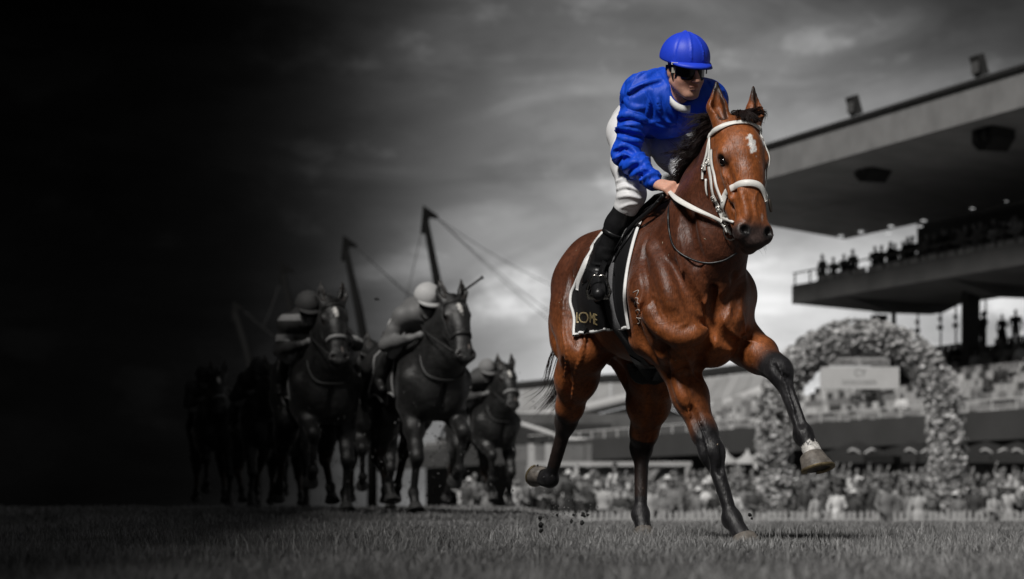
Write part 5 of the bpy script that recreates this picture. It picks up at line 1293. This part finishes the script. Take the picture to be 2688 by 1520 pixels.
for p, d, sc, mi, _ in fl[300:]:
    M4 = Vector(d).to_track_quat('Z', 'Y').to_matrix(); o_ = len(v_); me = fl_me[mi]
    v_ += [np.array(M4 @ q.co)*sc+p for q in me.vertices]; f_ += [tuple(i+o_ for i in q.vertices) for q in me.polygons]; mi_ += [mi]*len(me.polygons)
me = mesh_np('flower_mass', v_, f_, None, False); [me.materials.append(m) for m in fl_m]; me.polygons.foreach_set('material_index', mi_); me.update()
tag(link('flower_mass', me, arch), kind='stuff')
# the sign hung in the arch
sg = empty('arch_sign', at(2255, 1021, AY-.35)); SGO = np.array(sg.location); tag(sg, 'pale rectangular sign panel hung inside the flower arch', 'sign')
def sgq(x0, x1, y0, y1, dy, th, nm, m, parent=sg):
    a, c = at(x0, y1, AY-.35), at(x1, y0, AY-.35); b = MB(); b.box(np.array([(a[0]+c[0])/2, AY-.35+dy, (a[2]+c[2])/2])-SGO, (c[0]-a[0], th, c[2]-a[2])); return b.build(nm, m, parent)
sp_ = sgq(2153, 2360, 963, 1021, 0, .08, 'panel', g('sign_pale', .50, .6, noise=.08, nscale=2)); st_ = sgq(2175, 2335, 938, 961, .01, .06, 'header_strip', g('sign_header', .30, .6))
sgq(2150, 2160, 930, 962, .05, .05, 'hanger', M_dkst); sgq(2350, 2360, 930, 962, .05, .05, 'hanger', M_dkst)
def sign_text(s_, x0, x1, y0, y1, m, parent):
    v, f = text_mesh(s_); lo, hi = v.min(0), v.max(0); a, c = at(x0, y1, AY-.35), at(x1, y0, AY-.35)
    P = [V(a[0]+(c[0]-a[0])*(p[0]-lo[0])/(hi[0]-lo[0]), AY-.35-.045, a[2]+(c[2]-a[2])*(p[1]-lo[1])/(hi[1]-lo[1]))-SGO for p in v]
    link('lettering', mesh_np('lettering', P, f, m, False), parent)
M_ink = g('sign_ink', .16, .7); M_ink2 = g('sign_ink_dark', .06, .7)
sign_text('ROSEHILL', 2180, 2250, 943, 957, M_ink2, st_); sign_text('GARDENS', 2261, 2331, 944, 958, M_ink2, st_)
sign_text('CY', 2242, 2274, 970, 988, M_ink, sp_); sign_text('RACING & GARDEN', 2212, 2300, 998, 1010, M_ink, sp_)

# ------------------------------------------------------------------ picket fence
FY = 69.0; fz = float(gz(14, FY)); fence = empty('picket_fence', (at(2000, 1335, FY)[0], FY, fz)); fx0 = fence.location[0]
tag(fence, 'low white picket fence along the lawn in front of the crowd', 'fence')
M_fence = g('fence_paint', .42, .6, noise=.25, nscale=3)
pk = MB(); pk.prism([V(-.045, 0, .08), V(.045, 0, .08), V(.045, 0, 1.02), V(0, 0, 1.085), V(-.045, 0, 1.02)], V(0, .03, 0)); pkm = pk.mesh('picket', M_fence)
r_p = np.random.default_rng(9)
for x in np.arange(-.6, 15.6, .165):
    o = link('picket', pkm, fence); o.location = (x-fx0+r_p.normal(0, .006), r_p.normal(0, .004), r_p.normal(0, .012)); o.rotation_euler = (0, r_p.normal(0, .015), 0)
for z in (.35, .82): b = MB(); b.box((7.5-fx0, .05, z), (16.4, .04, .07)); b.build('fence_rail', M_fence, fence)
for x in np.arange(-.6, 15.6, 2.2): b = MB(); b.box((x-fx0, .12, .5), (.09, .09, 1.0)); b.build('fence_post', M_fence, fence)
# ------------------------------------------------------------------ spectators
def person_mesh(name, pose, h=.026):
    Fd = Field((-.5, -.45, -.03), (.5, .45, 2.0), h); w = pose.get('w', 1.0)
    sh, hp, ne = 1.42, .93, 1.52
    Fd.ell((0, .0, 1.26), (.185*w, .12, .22), .05); Fd.ell((0, .0, 1.0), (.165*w, .115, .17), .08)
    Fd.cone((0, 0, 1.42), (0, .0, 1.54), .06, .055, .04); Fd.ell((0, -.01, 1.655), (.076, .095, .118), .03); Fd.cone((0, -.09, 1.63), (0, -.115, 1.62), .016, .014, .02)
    for s, arm in ((-1, pose['ra']), (1, pose['la'])):
        a = V(.19*s*w, 0, 1.42); e, q = V(*arm[0])*V(s, 1, 1), V(*arm[1])*V(s, 1, 1)
        Fd.cone(a, e, .062, .050, .04); Fd.cone(e, q, .048, .036, .03); Fd.cone(q, q+nrm(q-e)*.09, .036, .030, .02)
        if pose.get('skirt'): Fd.cone((.05*s, 0, .95), (.09*s, .0, .55), .14, .17, .06); Fd.cone((.08*s, 0, .55), (.08*s, 0, .08), .055, .040, .03)
        else: Fd.cone((.085*s, 0, .93), (.10*s, .0, .50), .098, .070, .05); Fd.cone((.10*s, 0, .50), (.11*s, .02, .08), .068, .048, .03)
        Fd.cone((.11*s, .03, .06), (.12*s, -.12, .045), .045, .035, .03)
    if pose.get('hat'): Fd.ell((0, 0, 1.74), (.17, .18, .022), .015); Fd.ell((0, 0, 1.79), (.085, .095, .075), .02)
    v, f = Fd.poly(); c = v[f].mean(1); mi = np.zeros(len(f), int)
    mi[:] = 1; mi[c[:, 2] < .96] = 2; mi[c[:, 2] > 1.50] = 0
    if pose.get('skirt'): mi[(c[:, 2] < .96)] = 1; mi[c[:, 2] < .50] = 0
    mi[(c[:, 2] > 1.50) & ((c[:, 1] > .005) | (c[:, 2] > 1.705)) & (c[:, 2] > 1.58)] = 3
    for s, arm in ((-1, pose['ra']), (1, pose['la'])):
        q = V(*arm[1])*V(s, 1, 1); mi[(np.linalg.norm(c-q, axis=1) < .12)] = 0
    mi[c[:, 2] < .09] = 3
    me = mesh_np(name, v, f, None, True)
    for m in (MATS['c_skin'], MATS['c_mid'], MATS['c_dark'], MATS['c_hair']): me.materials.append(m)
    me.polygons.foreach_set('material_index', mi); me.update(); return me
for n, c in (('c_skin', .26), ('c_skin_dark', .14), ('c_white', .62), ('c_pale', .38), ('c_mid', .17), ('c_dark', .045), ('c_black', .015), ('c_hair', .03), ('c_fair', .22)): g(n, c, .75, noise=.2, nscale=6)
POSES = [dict(ra=((.27, .0, 1.16), (.20, -.16, 1.02)), la=((.27, .02, 1.16), (.28, -.02, .90))),
         dict(ra=((.28, -.05, 1.16), (.08, -.24, 1.12)), la=((.28, -.05, 1.16), (.08, -.24, 1.10)), w=1.06),
         dict(ra=((.26, .02, 1.15), (.26, -.06, .90)), la=((.30, -.10, 1.20), (.16, -.22, 1.45)), skirt=True, w=.88, hat=True),
         dict(ra=((.27, .0, 1.16), (.24, -.08, .92)), la=((.26, .0, 1.16), (.12, -.20, 1.08)), skirt=True, w=.88),
         dict(ra=((.33, -.05, 1.52), (.22, -.10, 1.85)), la=((.27, .0, 1.16), (.25, -.10, .94)), w=1.03)]
PM = [person_mesh('person', p) for p in POSES]; PL = [person_mesh('crowd', p, .05) for p in POSES]; BACK = []
r_c = np.random.default_rng(21)
TONE = {'c_white': 'white', 'c_pale': 'light grey', 'c_mid': 'mid grey', 'c_dark': 'dark grey', 'c_black': 'black'}
def spectator(p, rz, zone, where, group, top=None, mesh=None, sc=1.0, bottom=None, meshes=(0, 1, 2, 3, 4)):
    k = int(r_c.choice(meshes)) if mesh is None else mesh
    top = top or r_c.choice(['c_white', 'c_pale', 'c_mid', 'c_dark', 'c_black'], p=zone)
    o = link('person', PM[k]); o.location = p; o.rotation_euler = (0, 0, rz+r_c.normal(0, .45)); s_ = sc*r_c.uniform(.90, 1.07); o.scale = (s_*r_c.uniform(.95, 1.08), s_, s_)
    bt = bottom or r_c.choice(['c_dark', 'c_black', 'c_mid', 'c_pale'], p=[.4, .3, .2, .1]); hr = r_c.choice(['c_hair', 'c_fair', 'c_black'], p=[.6, .2, .2]) if k != 2 else r_c.choice(['c_pale', 'c_white', 'c_dark'])
    for i, m in enumerate((r_c.choice(['c_skin', 'c_skin_dark']), top, bt, hr)): o.material_slots[i].link = 'OBJECT'; o.material_slots[i].material = MATS[m]
    kind_ = ('hatted spectator in a dress' if k == 2 else 'spectator in a dress' if k == 3 else 'arm-raised spectator' if k == 4 else 'hands-joined spectator' if k == 1 else 'spectator')
    tag(o, f'{kind_}, {TONE[top]} clothes, {where}', 'person', group); return o
ROWS = ('front row', 'second row', 'third row', 'fourth row', 'middle rows', 'middle rows', 'middle rows', 'back rows', 'back rows', 'back rows', 'back rows')
def spot(px): return 'between the horse legs' if px < 1850 else 'by the near arch foot' if px < 2090 else 'under the flower arch' if px < 2290 else 'inside the far arch foot' if px < 2440 else 'past the arch' if px < 2570 else 'at the picture edge'
# crowd behind the picket fence
for row in range(11):
    Y = 70.6+row*1.35; z = float(gz(14, Y))
    for X in np.arange(.5+(row % 2)*.25, 15.6*Y/72, 0.50):
        px = PX0+FPX*X/Y
        if px < 1575 or px > 2720 or r_c.random() < .08: continue
        if abs(px-2035) < 34 and Y < 73.5 or abs(px-2478) < 34 and Y < 73.5: continue
        if row > 6 and px < 1800 and r_c.random() < .7: continue
        if row > 4:
            BACK.append((X+r_c.normal(0, .10), Y+r_c.normal(0, .25), z)); continue
        spectator((X+r_c.normal(0, .10), Y+r_c.normal(0, .25), z), 0, [.15, .19, .23, .25, .18], f'crowd {ROWS[row]} {spot(px)}', 'crowd behind the picket fence')
bv_, bf_, bm_, o_ = [], [], [], 0; bmn = ['c_skin', 'c_white', 'c_pale', 'c_mid', 'c_dark', 'c_black', 'c_hair']
for p in BACK:                                                        # the rows behind, too small to tell apart
    me = PL[int(r_c.integers(0, 5))]; v = np.zeros(len(me.vertices)*3); me.vertices.foreach_get('co', v); v = v.reshape(-1, 3); a = r_c.normal(0, .45); sc = r_c.uniform(.9, 1.07)
    v = np.stack([v[:, 0]*math.cos(a)-v[:, 1]*math.sin(a), v[:, 0]*math.sin(a)+v[:, 1]*math.cos(a), v[:, 2]], 1)*sc+np.array(p)
    f = np.zeros(len(me.polygons)*4, int); me.polygons.foreach_get('vertices', f); mi = np.zeros(len(me.polygons), int); me.polygons.foreach_get('material_index', mi)
    lut = np.array([0, r_c.choice([1, 2, 3, 4, 5], p=[.15, .19, .23, .25, .18]), r_c.choice([4, 5, 3]), 6]); bv_.append(v); bf_.append(f.reshape(-1, 4)+o_); bm_.append(lut[mi]); o_ += len(v)
me = mesh_np('crowd', np.vstack(bv_), np.vstack(bf_), None, True); [me.materials.append(MATS[n]) for n in bmn]; me.polygons.foreach_set('material_index', np.concatenate(bm_)); me.update()
tag(link('crowd', me), 'packed back rows of spectators below the grandstand', 'crowd', kind='stuff')
for k in range(24):
    px = r_c.uniform(1150, 1570); Y = r_c.uniform(72, 82); spectator((*at(px, 1335, Y)[:2], float(gz(14, 71))+.35), 0, [.06, .18, .26, .3, .2], 'beyond the bay horse tail', 'spectators beyond the turf')
# a few people on the lawn side of the fence
for px, t, mh, lab in ((2142, 'c_pale', 3, 'spectator in a light grey dress standing before the fence under the flower arch'), (2326, 'c_mid', 0, 'spectator in mid grey standing before the fence under the arch sign'), (2412, 'c_pale', 2, 'hatted spectator in light grey standing before the fence beside the arch foot'), (2610, 'c_pale', 1, 'spectator in light grey with hands joined before the fence near the picture edge')):
    o = spectator((*at(px, 1335, 67.6)[:2], float(gz(14, 67.6))), 0, None, 'before the fence', 'people on the lawn side of the fence', t, mh, bottom='c_mid'); o['label'] = lab
# balcony
for s in np.concatenate([[-5.9, -5.0, -3.7, -2.8, -.9], np.arange(-.3, 17.5, .40)]):
    p = SP(s+r_c.normal(0, .1), 3.75+r_c.random()*.3+(r_c.random() < .35)*1.0*(s > 5), 10.12)
    spectator(p, math.radians(-20), [.05, .12, .2, .3, .33] if s < 3 else [.14, .24, .26, .22, .14], 'at the balcony rail ' + ('near its open end' if s < 0 else 'below the first lamps' if s < 8 else 'midway along' if s < 15 else 'near the picture edge'), 'people along the balcony rail', meshes=(0, 1, 3))
for s in np.arange(3, 17, .7):
    spectator(SP(s, 6.0+r_c.random(), 10.45), math.radians(-20), [.1, .2, .2, .3, .2], 'at the back of the balcony', 'people at the back of the balcony', meshes=(0, 1, 3))
# the walkway at the top of the seating
for s in (-2.6, -1.4, 0.2, 1.3, 3.2, 4.2, 4.9, 6.3, 8.0, 9.3, 9.9, 11.5, 13.2, 14.0):
    spectator(SP(s, 9.7, 7.3), math.radians(-20), [.0, .0, .1, .4, .5], 'walkway above the seats ' + ('beside the arch top' if s < 2 else 'before the column' if s < 8 else 'past the column'), 'people on the walkway above the seats', meshes=(0, 1, 3))
for k in range(18):
    kk = int(r_c.integers(1, 9)); s = r_c.uniform(-12, 17); spectator(SP(s, kk*.85+.3, 3.0+.37*kk-.25), math.radians(-20), [.2, .2, .2, .2, .2], 'among the stand seats ' + ('past the arch' if s > 4 else 'seen round the arch'), 'people among the stand seats', meshes=(0, 1, 3))
# black umbrellas with pale print, and small pale marquee tops
M_umb = g('umbrella_black', .018, .7, noise=.2, nscale=2)
for i, (px, w) in enumerate(((2395, 1.7), (2490, 1.8), (2590, 1.8), (2672, 1.7), (2250, 1.6))):
    Y = 90-i*.6; c = at(px, 1335, Y); u = empty('umbrella', (c[0], Y, float(gz(14, Y)))); zt = CAMH+(HZ-1158)*Y/FPX-u.location[2]
    tag(u, f'black market umbrella with pale print under the stand, ' + ('nearest the picture edge', 'second from the picture edge', 'third from the picture edge', 'just beside the arch foot', 'seen through the flower arch')[(3, 2, 1, 0, 4)[i]], 'umbrella', 'black umbrellas under the stand')
    for k in range(8):
        a0, a1 = k*math.pi/4, (k+1)*math.pi/4
        P0, P1 = V(w*math.cos(a0), w*math.sin(a0), zt-.55), V(w*math.cos(a1), w*math.sin(a1), zt-.55); T0 = V(0, 0, zt)
        b = MB(); b.add([T0, P0, P1, P0-V(0, 0, .28), P1-V(0, 0, .28)], [(0, 1, 2), (1, 3, 4, 2)]); b.build('canopy_panel', M_umb, u)
    b = MB(); b.bar((0, 0, 0), (0, 0, zt-.05), .07); b.build('pole', M_dkst, u)
    b = MB(); b.tube([V(-.5+.14*q, -w*.80, zt-.42+.10*math.sin(q*1.3)) for q in range(8)], .05, 5); b.build('printed_mark', g('mark_pale', .40), u, True)
for px, lab in ((1962, 'small pale pagoda tent top beside the flower arch'), (1905, 'small pale pagoda tent top behind the planted foreleg')):
    Y = 100; c = at(px, 1335, Y); u = empty('pagoda_tent', (c[0], Y, -.05)); tag(u, lab, 'tent', 'pagoda tents')
    zz = lambda py: CAMH+(HZ-py)*Y/FPX+.05
    P = [[(r*math.cos(a), r*math.sin(a), z) for a in np.linspace(0, 2*math.pi, 9)[:-1]] for r, z in ((.02, zz(1178)), (.10, zz(1190)), (.26, zz(1200)), (.6, zz(1212)), (.62, zz(1218)))]
    b = MB(); b.grid(P, True); b.build('tent_roof', M_pale, u, True)
    for a in (0.785, 2.356, 3.927, 5.498): b = MB(); b.bar((.55*math.cos(a), .55*math.sin(a), 0), (.55*math.cos(a), .55*math.sin(a), zz(1216)), .05); b.build('post', M_rail, u)
# ------------------------------------------------------------------ the chasing field
def gallop_joints(mirror=False, v=0):
    head = Head(V(.80, .03, 1.98-.05*v), V(1.06, .05, 1.38-.05*v), (1, .05, 0), .655)
    J = dict(rf=[V(.36, -.17, 1.16), V(.25, -.19, .98), V(.40, -.19, .57), V(.30, -.19, .25), V(.34, -.19, .16), V(.37, -.19, .09)],
             lf=[V(.38, .17, 1.16), V(.28, .19, .99), V(.63, .17, .80), V(.55, .16, .46), V(.46, .16, .40), V(.40, .16, .36)],
             rh=[V(-.92, -.14, 1.40), V(-.55, -.18, 1.0), V(-.78, -.20, .60), V(-.45, -.19, .32), V(-.40, -.19, .24), V(-.36, -.19, .17)],
             lh=[V(-.92, .14, 1.40), V(-.72, .18, .97), V(-1.12, .17, .66), V(-1.32, .16, .33), V(-1.38, .16, .27), V(-1.43, .16, .22)])
    if mirror:
        sw = {'rf': 'lf', 'lf': 'rf', 'rh': 'lh', 'lh': 'rh'}; J = {k: [p*V(1, -1, 1) for p in J[sw[k]]] for k in J}
        head = Head(V(.78, -.02, 2.02), V(1.0, .00, 1.40), (1, .0, 0), .655)
    J['head'] = head; return J
M_pcoat = coat_material('pack_coat', .42, .7)
g('c_grey', .11, .6)
for n_ in ('c_mid', 'c_dark', 'c_pale', 'c_black', 'c_grey'):
    for q_ in (n_,): wrinkles(MATS.setdefault('silk_'+n_, MATS[n_].copy()), 6.0, .9, .045, (1.3, .7, .9))
g_ = lambda c: (c, c, c)
def pack_proto(mirror, coat):
    J = gallop_joints(mirror); Fd = horse_field(J, .014, (-1.75, -.5, .0), (1.25, .5, 2.4)); v, f = Fd.poly()
    cols = horse_colors(J, v, g_(coat), g_(coat*.7), g_(.012), g_(.03)); body = mesh_np('body', v, f, M_pcoat, True, cols)
    bv = BVHTree.FromPolygons([Vector(p) for p in v], [tuple(map(int, q)) for q in f]); parts = [('body', body)]
    for key in ('rf', 'lf', 'rh', 'lh'):
        fw = nrm(V(.9, 0, -.3)) if J[key][5][2] < .2 else V(.2, 0, -1)
        hm, sm = hoof_meshes(J[key][4], J[key][5], g('pack_hoof', .04, .5), g('pack_shoe', .3, .4), fwd=fw, n=14); parts.append(('hoof', hm))
    H = J['head']; Mt, Mw = g('pack_leather', .018, .5), g('pack_white', .24, .6)
    def rb(pts, w, m, name, n=24, off=.008): o = ribbon(bv, pts, w, .006, name, m, None, n, True, off); me = o.data; bpy.data.objects.remove(o); parts.append((name, me))
    rb([H(-.12, .08, -.03), H(-.06, .06, .05), H(.06, .06, .05), H(.12, .08, -.03)], .028, Mt, 'browband')
    rb([H(-.09, .40, -.05), H(-.06, .39, .06), H(.06, .39, .06), H(.09, .40, -.05)], .034, Mw if mirror else Mt, 'noseband')
    for s in (1, -1): rb([H(.115*s, .08, -.03), H(.11*s, .28, -.05), H(.085*s, .50, -.03)], .020, Mt, 'cheekpiece')
    for s in (1, -1):
        b = MB(); b.tube(spline([H(.08*s, .53, -.03), V(.70, .19*s, 1.66), V(.50, .18*s, 1.75)], 12), .007, 5); parts.append(('rein', b.mesh('rein', Mt, True)))
    rb([V(.50, -.28, 1.5), V(.62, -.2, 1.30), V(.66, 0, 1.24), V(.62, .2, 1.30), V(.50, .28, 1.5)], .035, Mt, 'breastplate', 30)
    for s in (1, -1):                                                # saddle cloth with pale edge
        rows = []
        for i in range(10):
            f_ = .0-.62*i/9; row = []
            for q in np.linspace(1.66, 1.12+.05*math.sin(i), 9):
                h_ = bv.ray_cast(Vector((f_, 1.0*s, q)), Vector((0, -s, 0)))[0]; row.append(np.array(h_)+V(0, .015*s, 0) if h_ is not None else V(f_, .12*s, q))
            rows.append(row)
        b = MB(); b.grid(rows); parts.append(('saddle_cloth', b.mesh('saddle_cloth', Mt, True)))
        b = MB(); ed = [rows[0][k] for k in range(9)]+[rows[k][-1] for k in range(10)]+[rows[-1][k] for k in range(8, -1, -1)]; b.tube([p+V(0, .008*s, 0) for p in ed], .012, 5); parts.append(('trim', b.mesh('trim', Mw, True)))
    r_ = np.random.default_rng(5+mirror); gd = []
    for k in range(40):
        t = r_.random(); q = V(.05, 0, 1.76)*(1-t)+H(0, -.03, -.08)*t; q = np.array(bv.find_nearest(Vector(q))[0]); gd.append([q, q+V(-.06, -.08, .02), q+V(-.14, -.16+r_.normal(0, .03), -.02+r_.normal(0, .04))])
    parts.append(('mane', clump_hair('mane', gd, g('pack_hair', .010, .5), 10, .012, .004, r_, 5)))
    gd = [[V(-1.36, 0, 1.44)+r_.normal(0, .02, 3), V(-1.55, r_.normal(0, .03), 1.36), V(-1.75, r_.normal(0, .06), 1.15), V(-1.9, r_.normal(0, .1), .9)] for k in range(14)]
    parts.append(('tail', clump_hair('tail', gd, g('pack_hair', .010, .5), 14, .014, .004, r_, 6)))
    gd = [[H(r_.normal(0, .02), -.03, -.03), H(r_.normal(0, .02), .02, .05), H(r_.normal(0, .03), .07, .06)] for k in range(8)]
    parts.append(('forelock', clump_hair('forelock', gd, g('pack_hair', .010, .5), 8, .01, .004, r_, 4)))
    return parts, J, bv
def rider_proto(side):
    """crouched low over the neck"""
    y = .04*side; F = Face(V(.46, -.15+y, 1.95), (.92, .05, -.38), (.38, 0, .92))
    j = dict(neck=V(.30, -.12+y, 1.88), chest=V(.16, -.09+y, 1.84), waist=V(-.14, -.03, 1.85), pelvis=V(-.32, 0, 1.84),
             rs=V(.21, -.30+y, 1.84), re=V(.12, -.40, 1.59), rw=V(.42, -.23, 1.64), rk=V(.50, -.19, 1.66), ls=V(.22, .10+y, 1.86), le=V(.20, .32, 1.66), lw=V(.44, .20, 1.68), lk=V(.52, .17, 1.70),
             rhip=V(-.30, -.13, 1.78), rkn=V(.04, -.29, 1.57), ran=V(-.22, -.36, 1.28), rto=V(-.08, -.37, 1.20), lhip=V(-.30, .13, 1.78), lkn=V(.04, .29, 1.57), lan=V(-.22, .36, 1.28), lto=V(-.08, .37, 1.20))
    lo = np.min(list(j.values()), 0)-.25; hi = np.max([*j.values(), F(0, .2, .1)], 0)+.25
    r = empty('rider_source'); out = build_rider(j, F, .014, lo, hi, r, dict(skin=(.16, .16, .16), skinmat=g('pack_skin', .16, .6), shirt=MATS['c_mid'], breeches=MATS['c_pale'], boot=g('pack_boot', .012, .5), helmet=MATS['c_white']), False)
    b = MB(); b.grid([[F(.094*math.sin(a), u_, -.004+.112*math.cos(a)) for u_ in (-.03, .02)] for a in np.linspace(-1.2, 1.2, 10)]); gg_ = b.build('goggles', g('pack_goggles', .01, .2), r, True)
    parts = [(o.name.split('.')[0], o.data, o.parent is not r) for o in r.children_recursive]
    for o in list(r.children_recursive): bpy.data.objects.remove(o)
    bpy.data.objects.remove(r); return parts
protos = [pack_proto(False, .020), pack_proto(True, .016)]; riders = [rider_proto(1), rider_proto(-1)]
COATS = {}
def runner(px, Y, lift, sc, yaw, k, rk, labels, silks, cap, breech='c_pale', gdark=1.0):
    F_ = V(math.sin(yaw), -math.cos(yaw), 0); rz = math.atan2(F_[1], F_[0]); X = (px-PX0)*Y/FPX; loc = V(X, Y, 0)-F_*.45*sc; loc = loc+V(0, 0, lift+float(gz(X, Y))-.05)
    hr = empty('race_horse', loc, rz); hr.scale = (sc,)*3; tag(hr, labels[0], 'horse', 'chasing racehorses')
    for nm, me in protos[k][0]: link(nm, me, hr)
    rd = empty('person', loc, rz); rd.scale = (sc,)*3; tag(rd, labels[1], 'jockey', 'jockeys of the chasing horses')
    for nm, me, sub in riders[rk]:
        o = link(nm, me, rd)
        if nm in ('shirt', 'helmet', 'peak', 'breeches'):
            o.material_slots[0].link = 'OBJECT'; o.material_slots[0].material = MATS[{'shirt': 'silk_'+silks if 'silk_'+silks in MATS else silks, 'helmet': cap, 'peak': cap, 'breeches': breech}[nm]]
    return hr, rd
# hooped silks
m = g('hooped_silk', .1, .7); t = m.node_tree; bs = t.nodes['Principled BSDF']; tcn = t.nodes.new('ShaderNodeTexCoord'); sx = t.nodes.new('ShaderNodeSeparateXYZ'); t.links.new(tcn.outputs['Object'], sx.inputs[0])
mm = t.nodes.new('ShaderNodeMath'); mm.operation = 'SINE'; ml = t.nodes.new('ShaderNodeMath'); ml.operation = 'MULTIPLY'; ml.inputs[1].default_value = 34; t.links.new(sx.outputs[2], ml.inputs[0]); t.links.new(ml.outputs[0], mm.inputs[0])
cr_ = t.nodes.new('ShaderNodeValToRGB'); cr_.color_ramp.interpolation = 'CONSTANT'; cr_.color_ramp.elements[0].color = (.03, .03, .03, 1); cr_.color_ramp.elements[1].position = .5; cr_.color_ramp.elements[1].color = (.26, .26, .26, 1); t.links.new(mm.outputs[0], cr_.inputs[0]); t.links.new(cr_.outputs[0], bs.inputs['Base Color'])
R_ = math.radians; wrinkles(MATS['hooped_silk'], 6.0, .9, .045, (1.3, .7, .9))
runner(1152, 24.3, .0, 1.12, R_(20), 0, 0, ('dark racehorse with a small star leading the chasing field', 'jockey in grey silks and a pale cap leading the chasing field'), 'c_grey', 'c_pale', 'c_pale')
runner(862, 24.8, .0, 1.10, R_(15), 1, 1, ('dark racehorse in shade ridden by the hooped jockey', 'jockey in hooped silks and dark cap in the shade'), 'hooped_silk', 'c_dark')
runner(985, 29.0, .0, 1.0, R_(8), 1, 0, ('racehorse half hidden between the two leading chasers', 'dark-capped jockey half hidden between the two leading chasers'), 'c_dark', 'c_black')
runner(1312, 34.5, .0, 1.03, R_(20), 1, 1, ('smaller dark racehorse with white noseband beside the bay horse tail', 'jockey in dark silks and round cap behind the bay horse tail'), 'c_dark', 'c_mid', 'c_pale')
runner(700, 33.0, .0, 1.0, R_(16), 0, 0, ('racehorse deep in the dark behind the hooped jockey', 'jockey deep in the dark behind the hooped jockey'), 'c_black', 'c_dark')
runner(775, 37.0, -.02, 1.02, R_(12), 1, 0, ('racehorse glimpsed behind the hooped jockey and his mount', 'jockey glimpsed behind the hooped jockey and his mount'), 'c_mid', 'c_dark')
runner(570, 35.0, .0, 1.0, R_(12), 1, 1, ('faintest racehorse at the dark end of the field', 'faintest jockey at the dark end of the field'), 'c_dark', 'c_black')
b = MB(); 
wp = at(1215, 765, 24.0); wq_ = at(1268, 727, 24.0); b.tube([wp, (wp+wq_)/2, wq_-nrm(wq_-wp)*.03, wq_], [.012, .012, .012, .022], 7); o = b.build('whip', g('pack_leather', .018), None, True); tag(o, 'short black whip raised beside the leading chaser ears', 'whip')

# clods of turf thrown up
cl_me = []
for k in range(4):
    bm = bmesh.new(); bmesh.ops.create_icosphere(bm, subdivisions=2, radius=1.0); rr = np.random.default_rng(k)
    for v in bm.verts:
        n = vnoise(np.array([v.co[:]])*1.7+k*9, k)[0]; v.co *= .25+1.3*n
    me = bpy.data.meshes.new('turf_clod'); bm.to_mesh(me); bm.free(); me.materials.append(g('clod_soil', .018, .95, bump=.6, bscale=8)); cl_me.append(me)
rr = np.random.default_rng(31)
for k, (px, py, Y, r) in enumerate(((1531, 1352, 12.6, .014), (1543, 1352, 12.7, .010), (1528, 1373, 12.4, .013), (1505, 1352, 12.6, .008), (1541, 1340, 12.8, .007), (1411, 1222, 13.2, .006), (1462, 1352, 12.9, .007), (1968, 1352, 11.5, .010), (1973, 1361, 11.5, .007), (990, 785, 24, .02), (1500, 1370, 12.3, .009), (1421, 1378, 12.5, .016), (1418, 1360, 12.5, .011), (1420, 1394, 12.4, .013))):
    o = link('turf_clod', cl_me[k % 4]); o.location = at(px, py, Y); o.scale = (r*rr.uniform(.7, 1.2), r, r*rr.uniform(.7, 1.5)); o.rotation_euler = tuple(rr.uniform(0, 6, 3))
    tag(o, 'small dark clod of turf flying up behind the hooves' if k not in (7, 8, 9) else ('small dark clod of turf flying beside the planted fore hoof' if k != 9 else 'small clod of turf high between the chasing riders'), 'turf clod', 'flying clods of turf')
for nm, cnt, mt in (('flying_dirt', 900, g('clod_soil', .018)), ('flying_turf', 420, g('turf_fleck', .16, .9))):
    b = MB()
    for k in range(cnt):
        q = rr.random()
        if q < .28: p = at(rr.normal(1465, 55), rr.normal(1345, 38), rr.uniform(12.2, 13.8)); r = rr.uniform(.0010, .0036)
        else: p = at(rr.normal(1080, 190), rr.normal(1230, 95), rr.uniform(22.2, 27)); r = rr.uniform(.002, .0085)
        if p[2] < float(gz(p[0], p[1]))+.02: continue
        d = rr.normal(0, 1, (4, 3))*r*V(1, 1, 1.4); b.add([p+q_ for q_ in d], [(0, 1, 2), (0, 2, 3), (0, 3, 1), (1, 3, 2)])
    tag(b.build(nm, mt), 'fine dark specks of soil hanging in the air behind hooves' if nm == 'flying_dirt' else 'pale flecks of cut grass hanging in the air before the pack', 'dirt', kind='stuff')

# ------------------------------------------------------------------ added roof on columns, out of frame, put there to shade the dark side
cv = empty('added_shade_roof', (-30, 10, 0)); tag(cv, 'added dark roof outside the picture, shading the track', 'stand')
CO = V(-30, 10, 0)
ZR = 9.0; k_ = ZR/SUN.z; sh = V(SUN.x*k_, SUN.y*k_, 0)
def edge_pt(Y): return V((1030-PX0)*Y/FPX, Y, 0)+sh+V(0, 0, ZR)     # roof edge whose shadow falls along the track
E = [edge_pt(Y) for Y in (.5, 10, 20, 30, 40, 48)]
far_ = [p+V(-46, -4, 0) for p in E]
for i in range(5):
    b = MB(); b.prism([E[i]-CO, E[i+1]-CO, far_[i+1]-CO, far_[i]-CO], V(0, 0, .5)); b.build('roof_panel', M_dkst, cv)
for i in range(6):
    q = far_[i]-CO; b = MB(); b.bar(V(q[0]+2, q[1], 0), V(q[0]+2, q[1], ZR), .8); b.build('column', M_dkst, cv)
    b = MB(); b.bar(V(q[0]+2, q[1], ZR+.7), E[i]-CO+V(-1, 0, .7), .5, .6); b.build('roof_truss', M_dkst, cv)
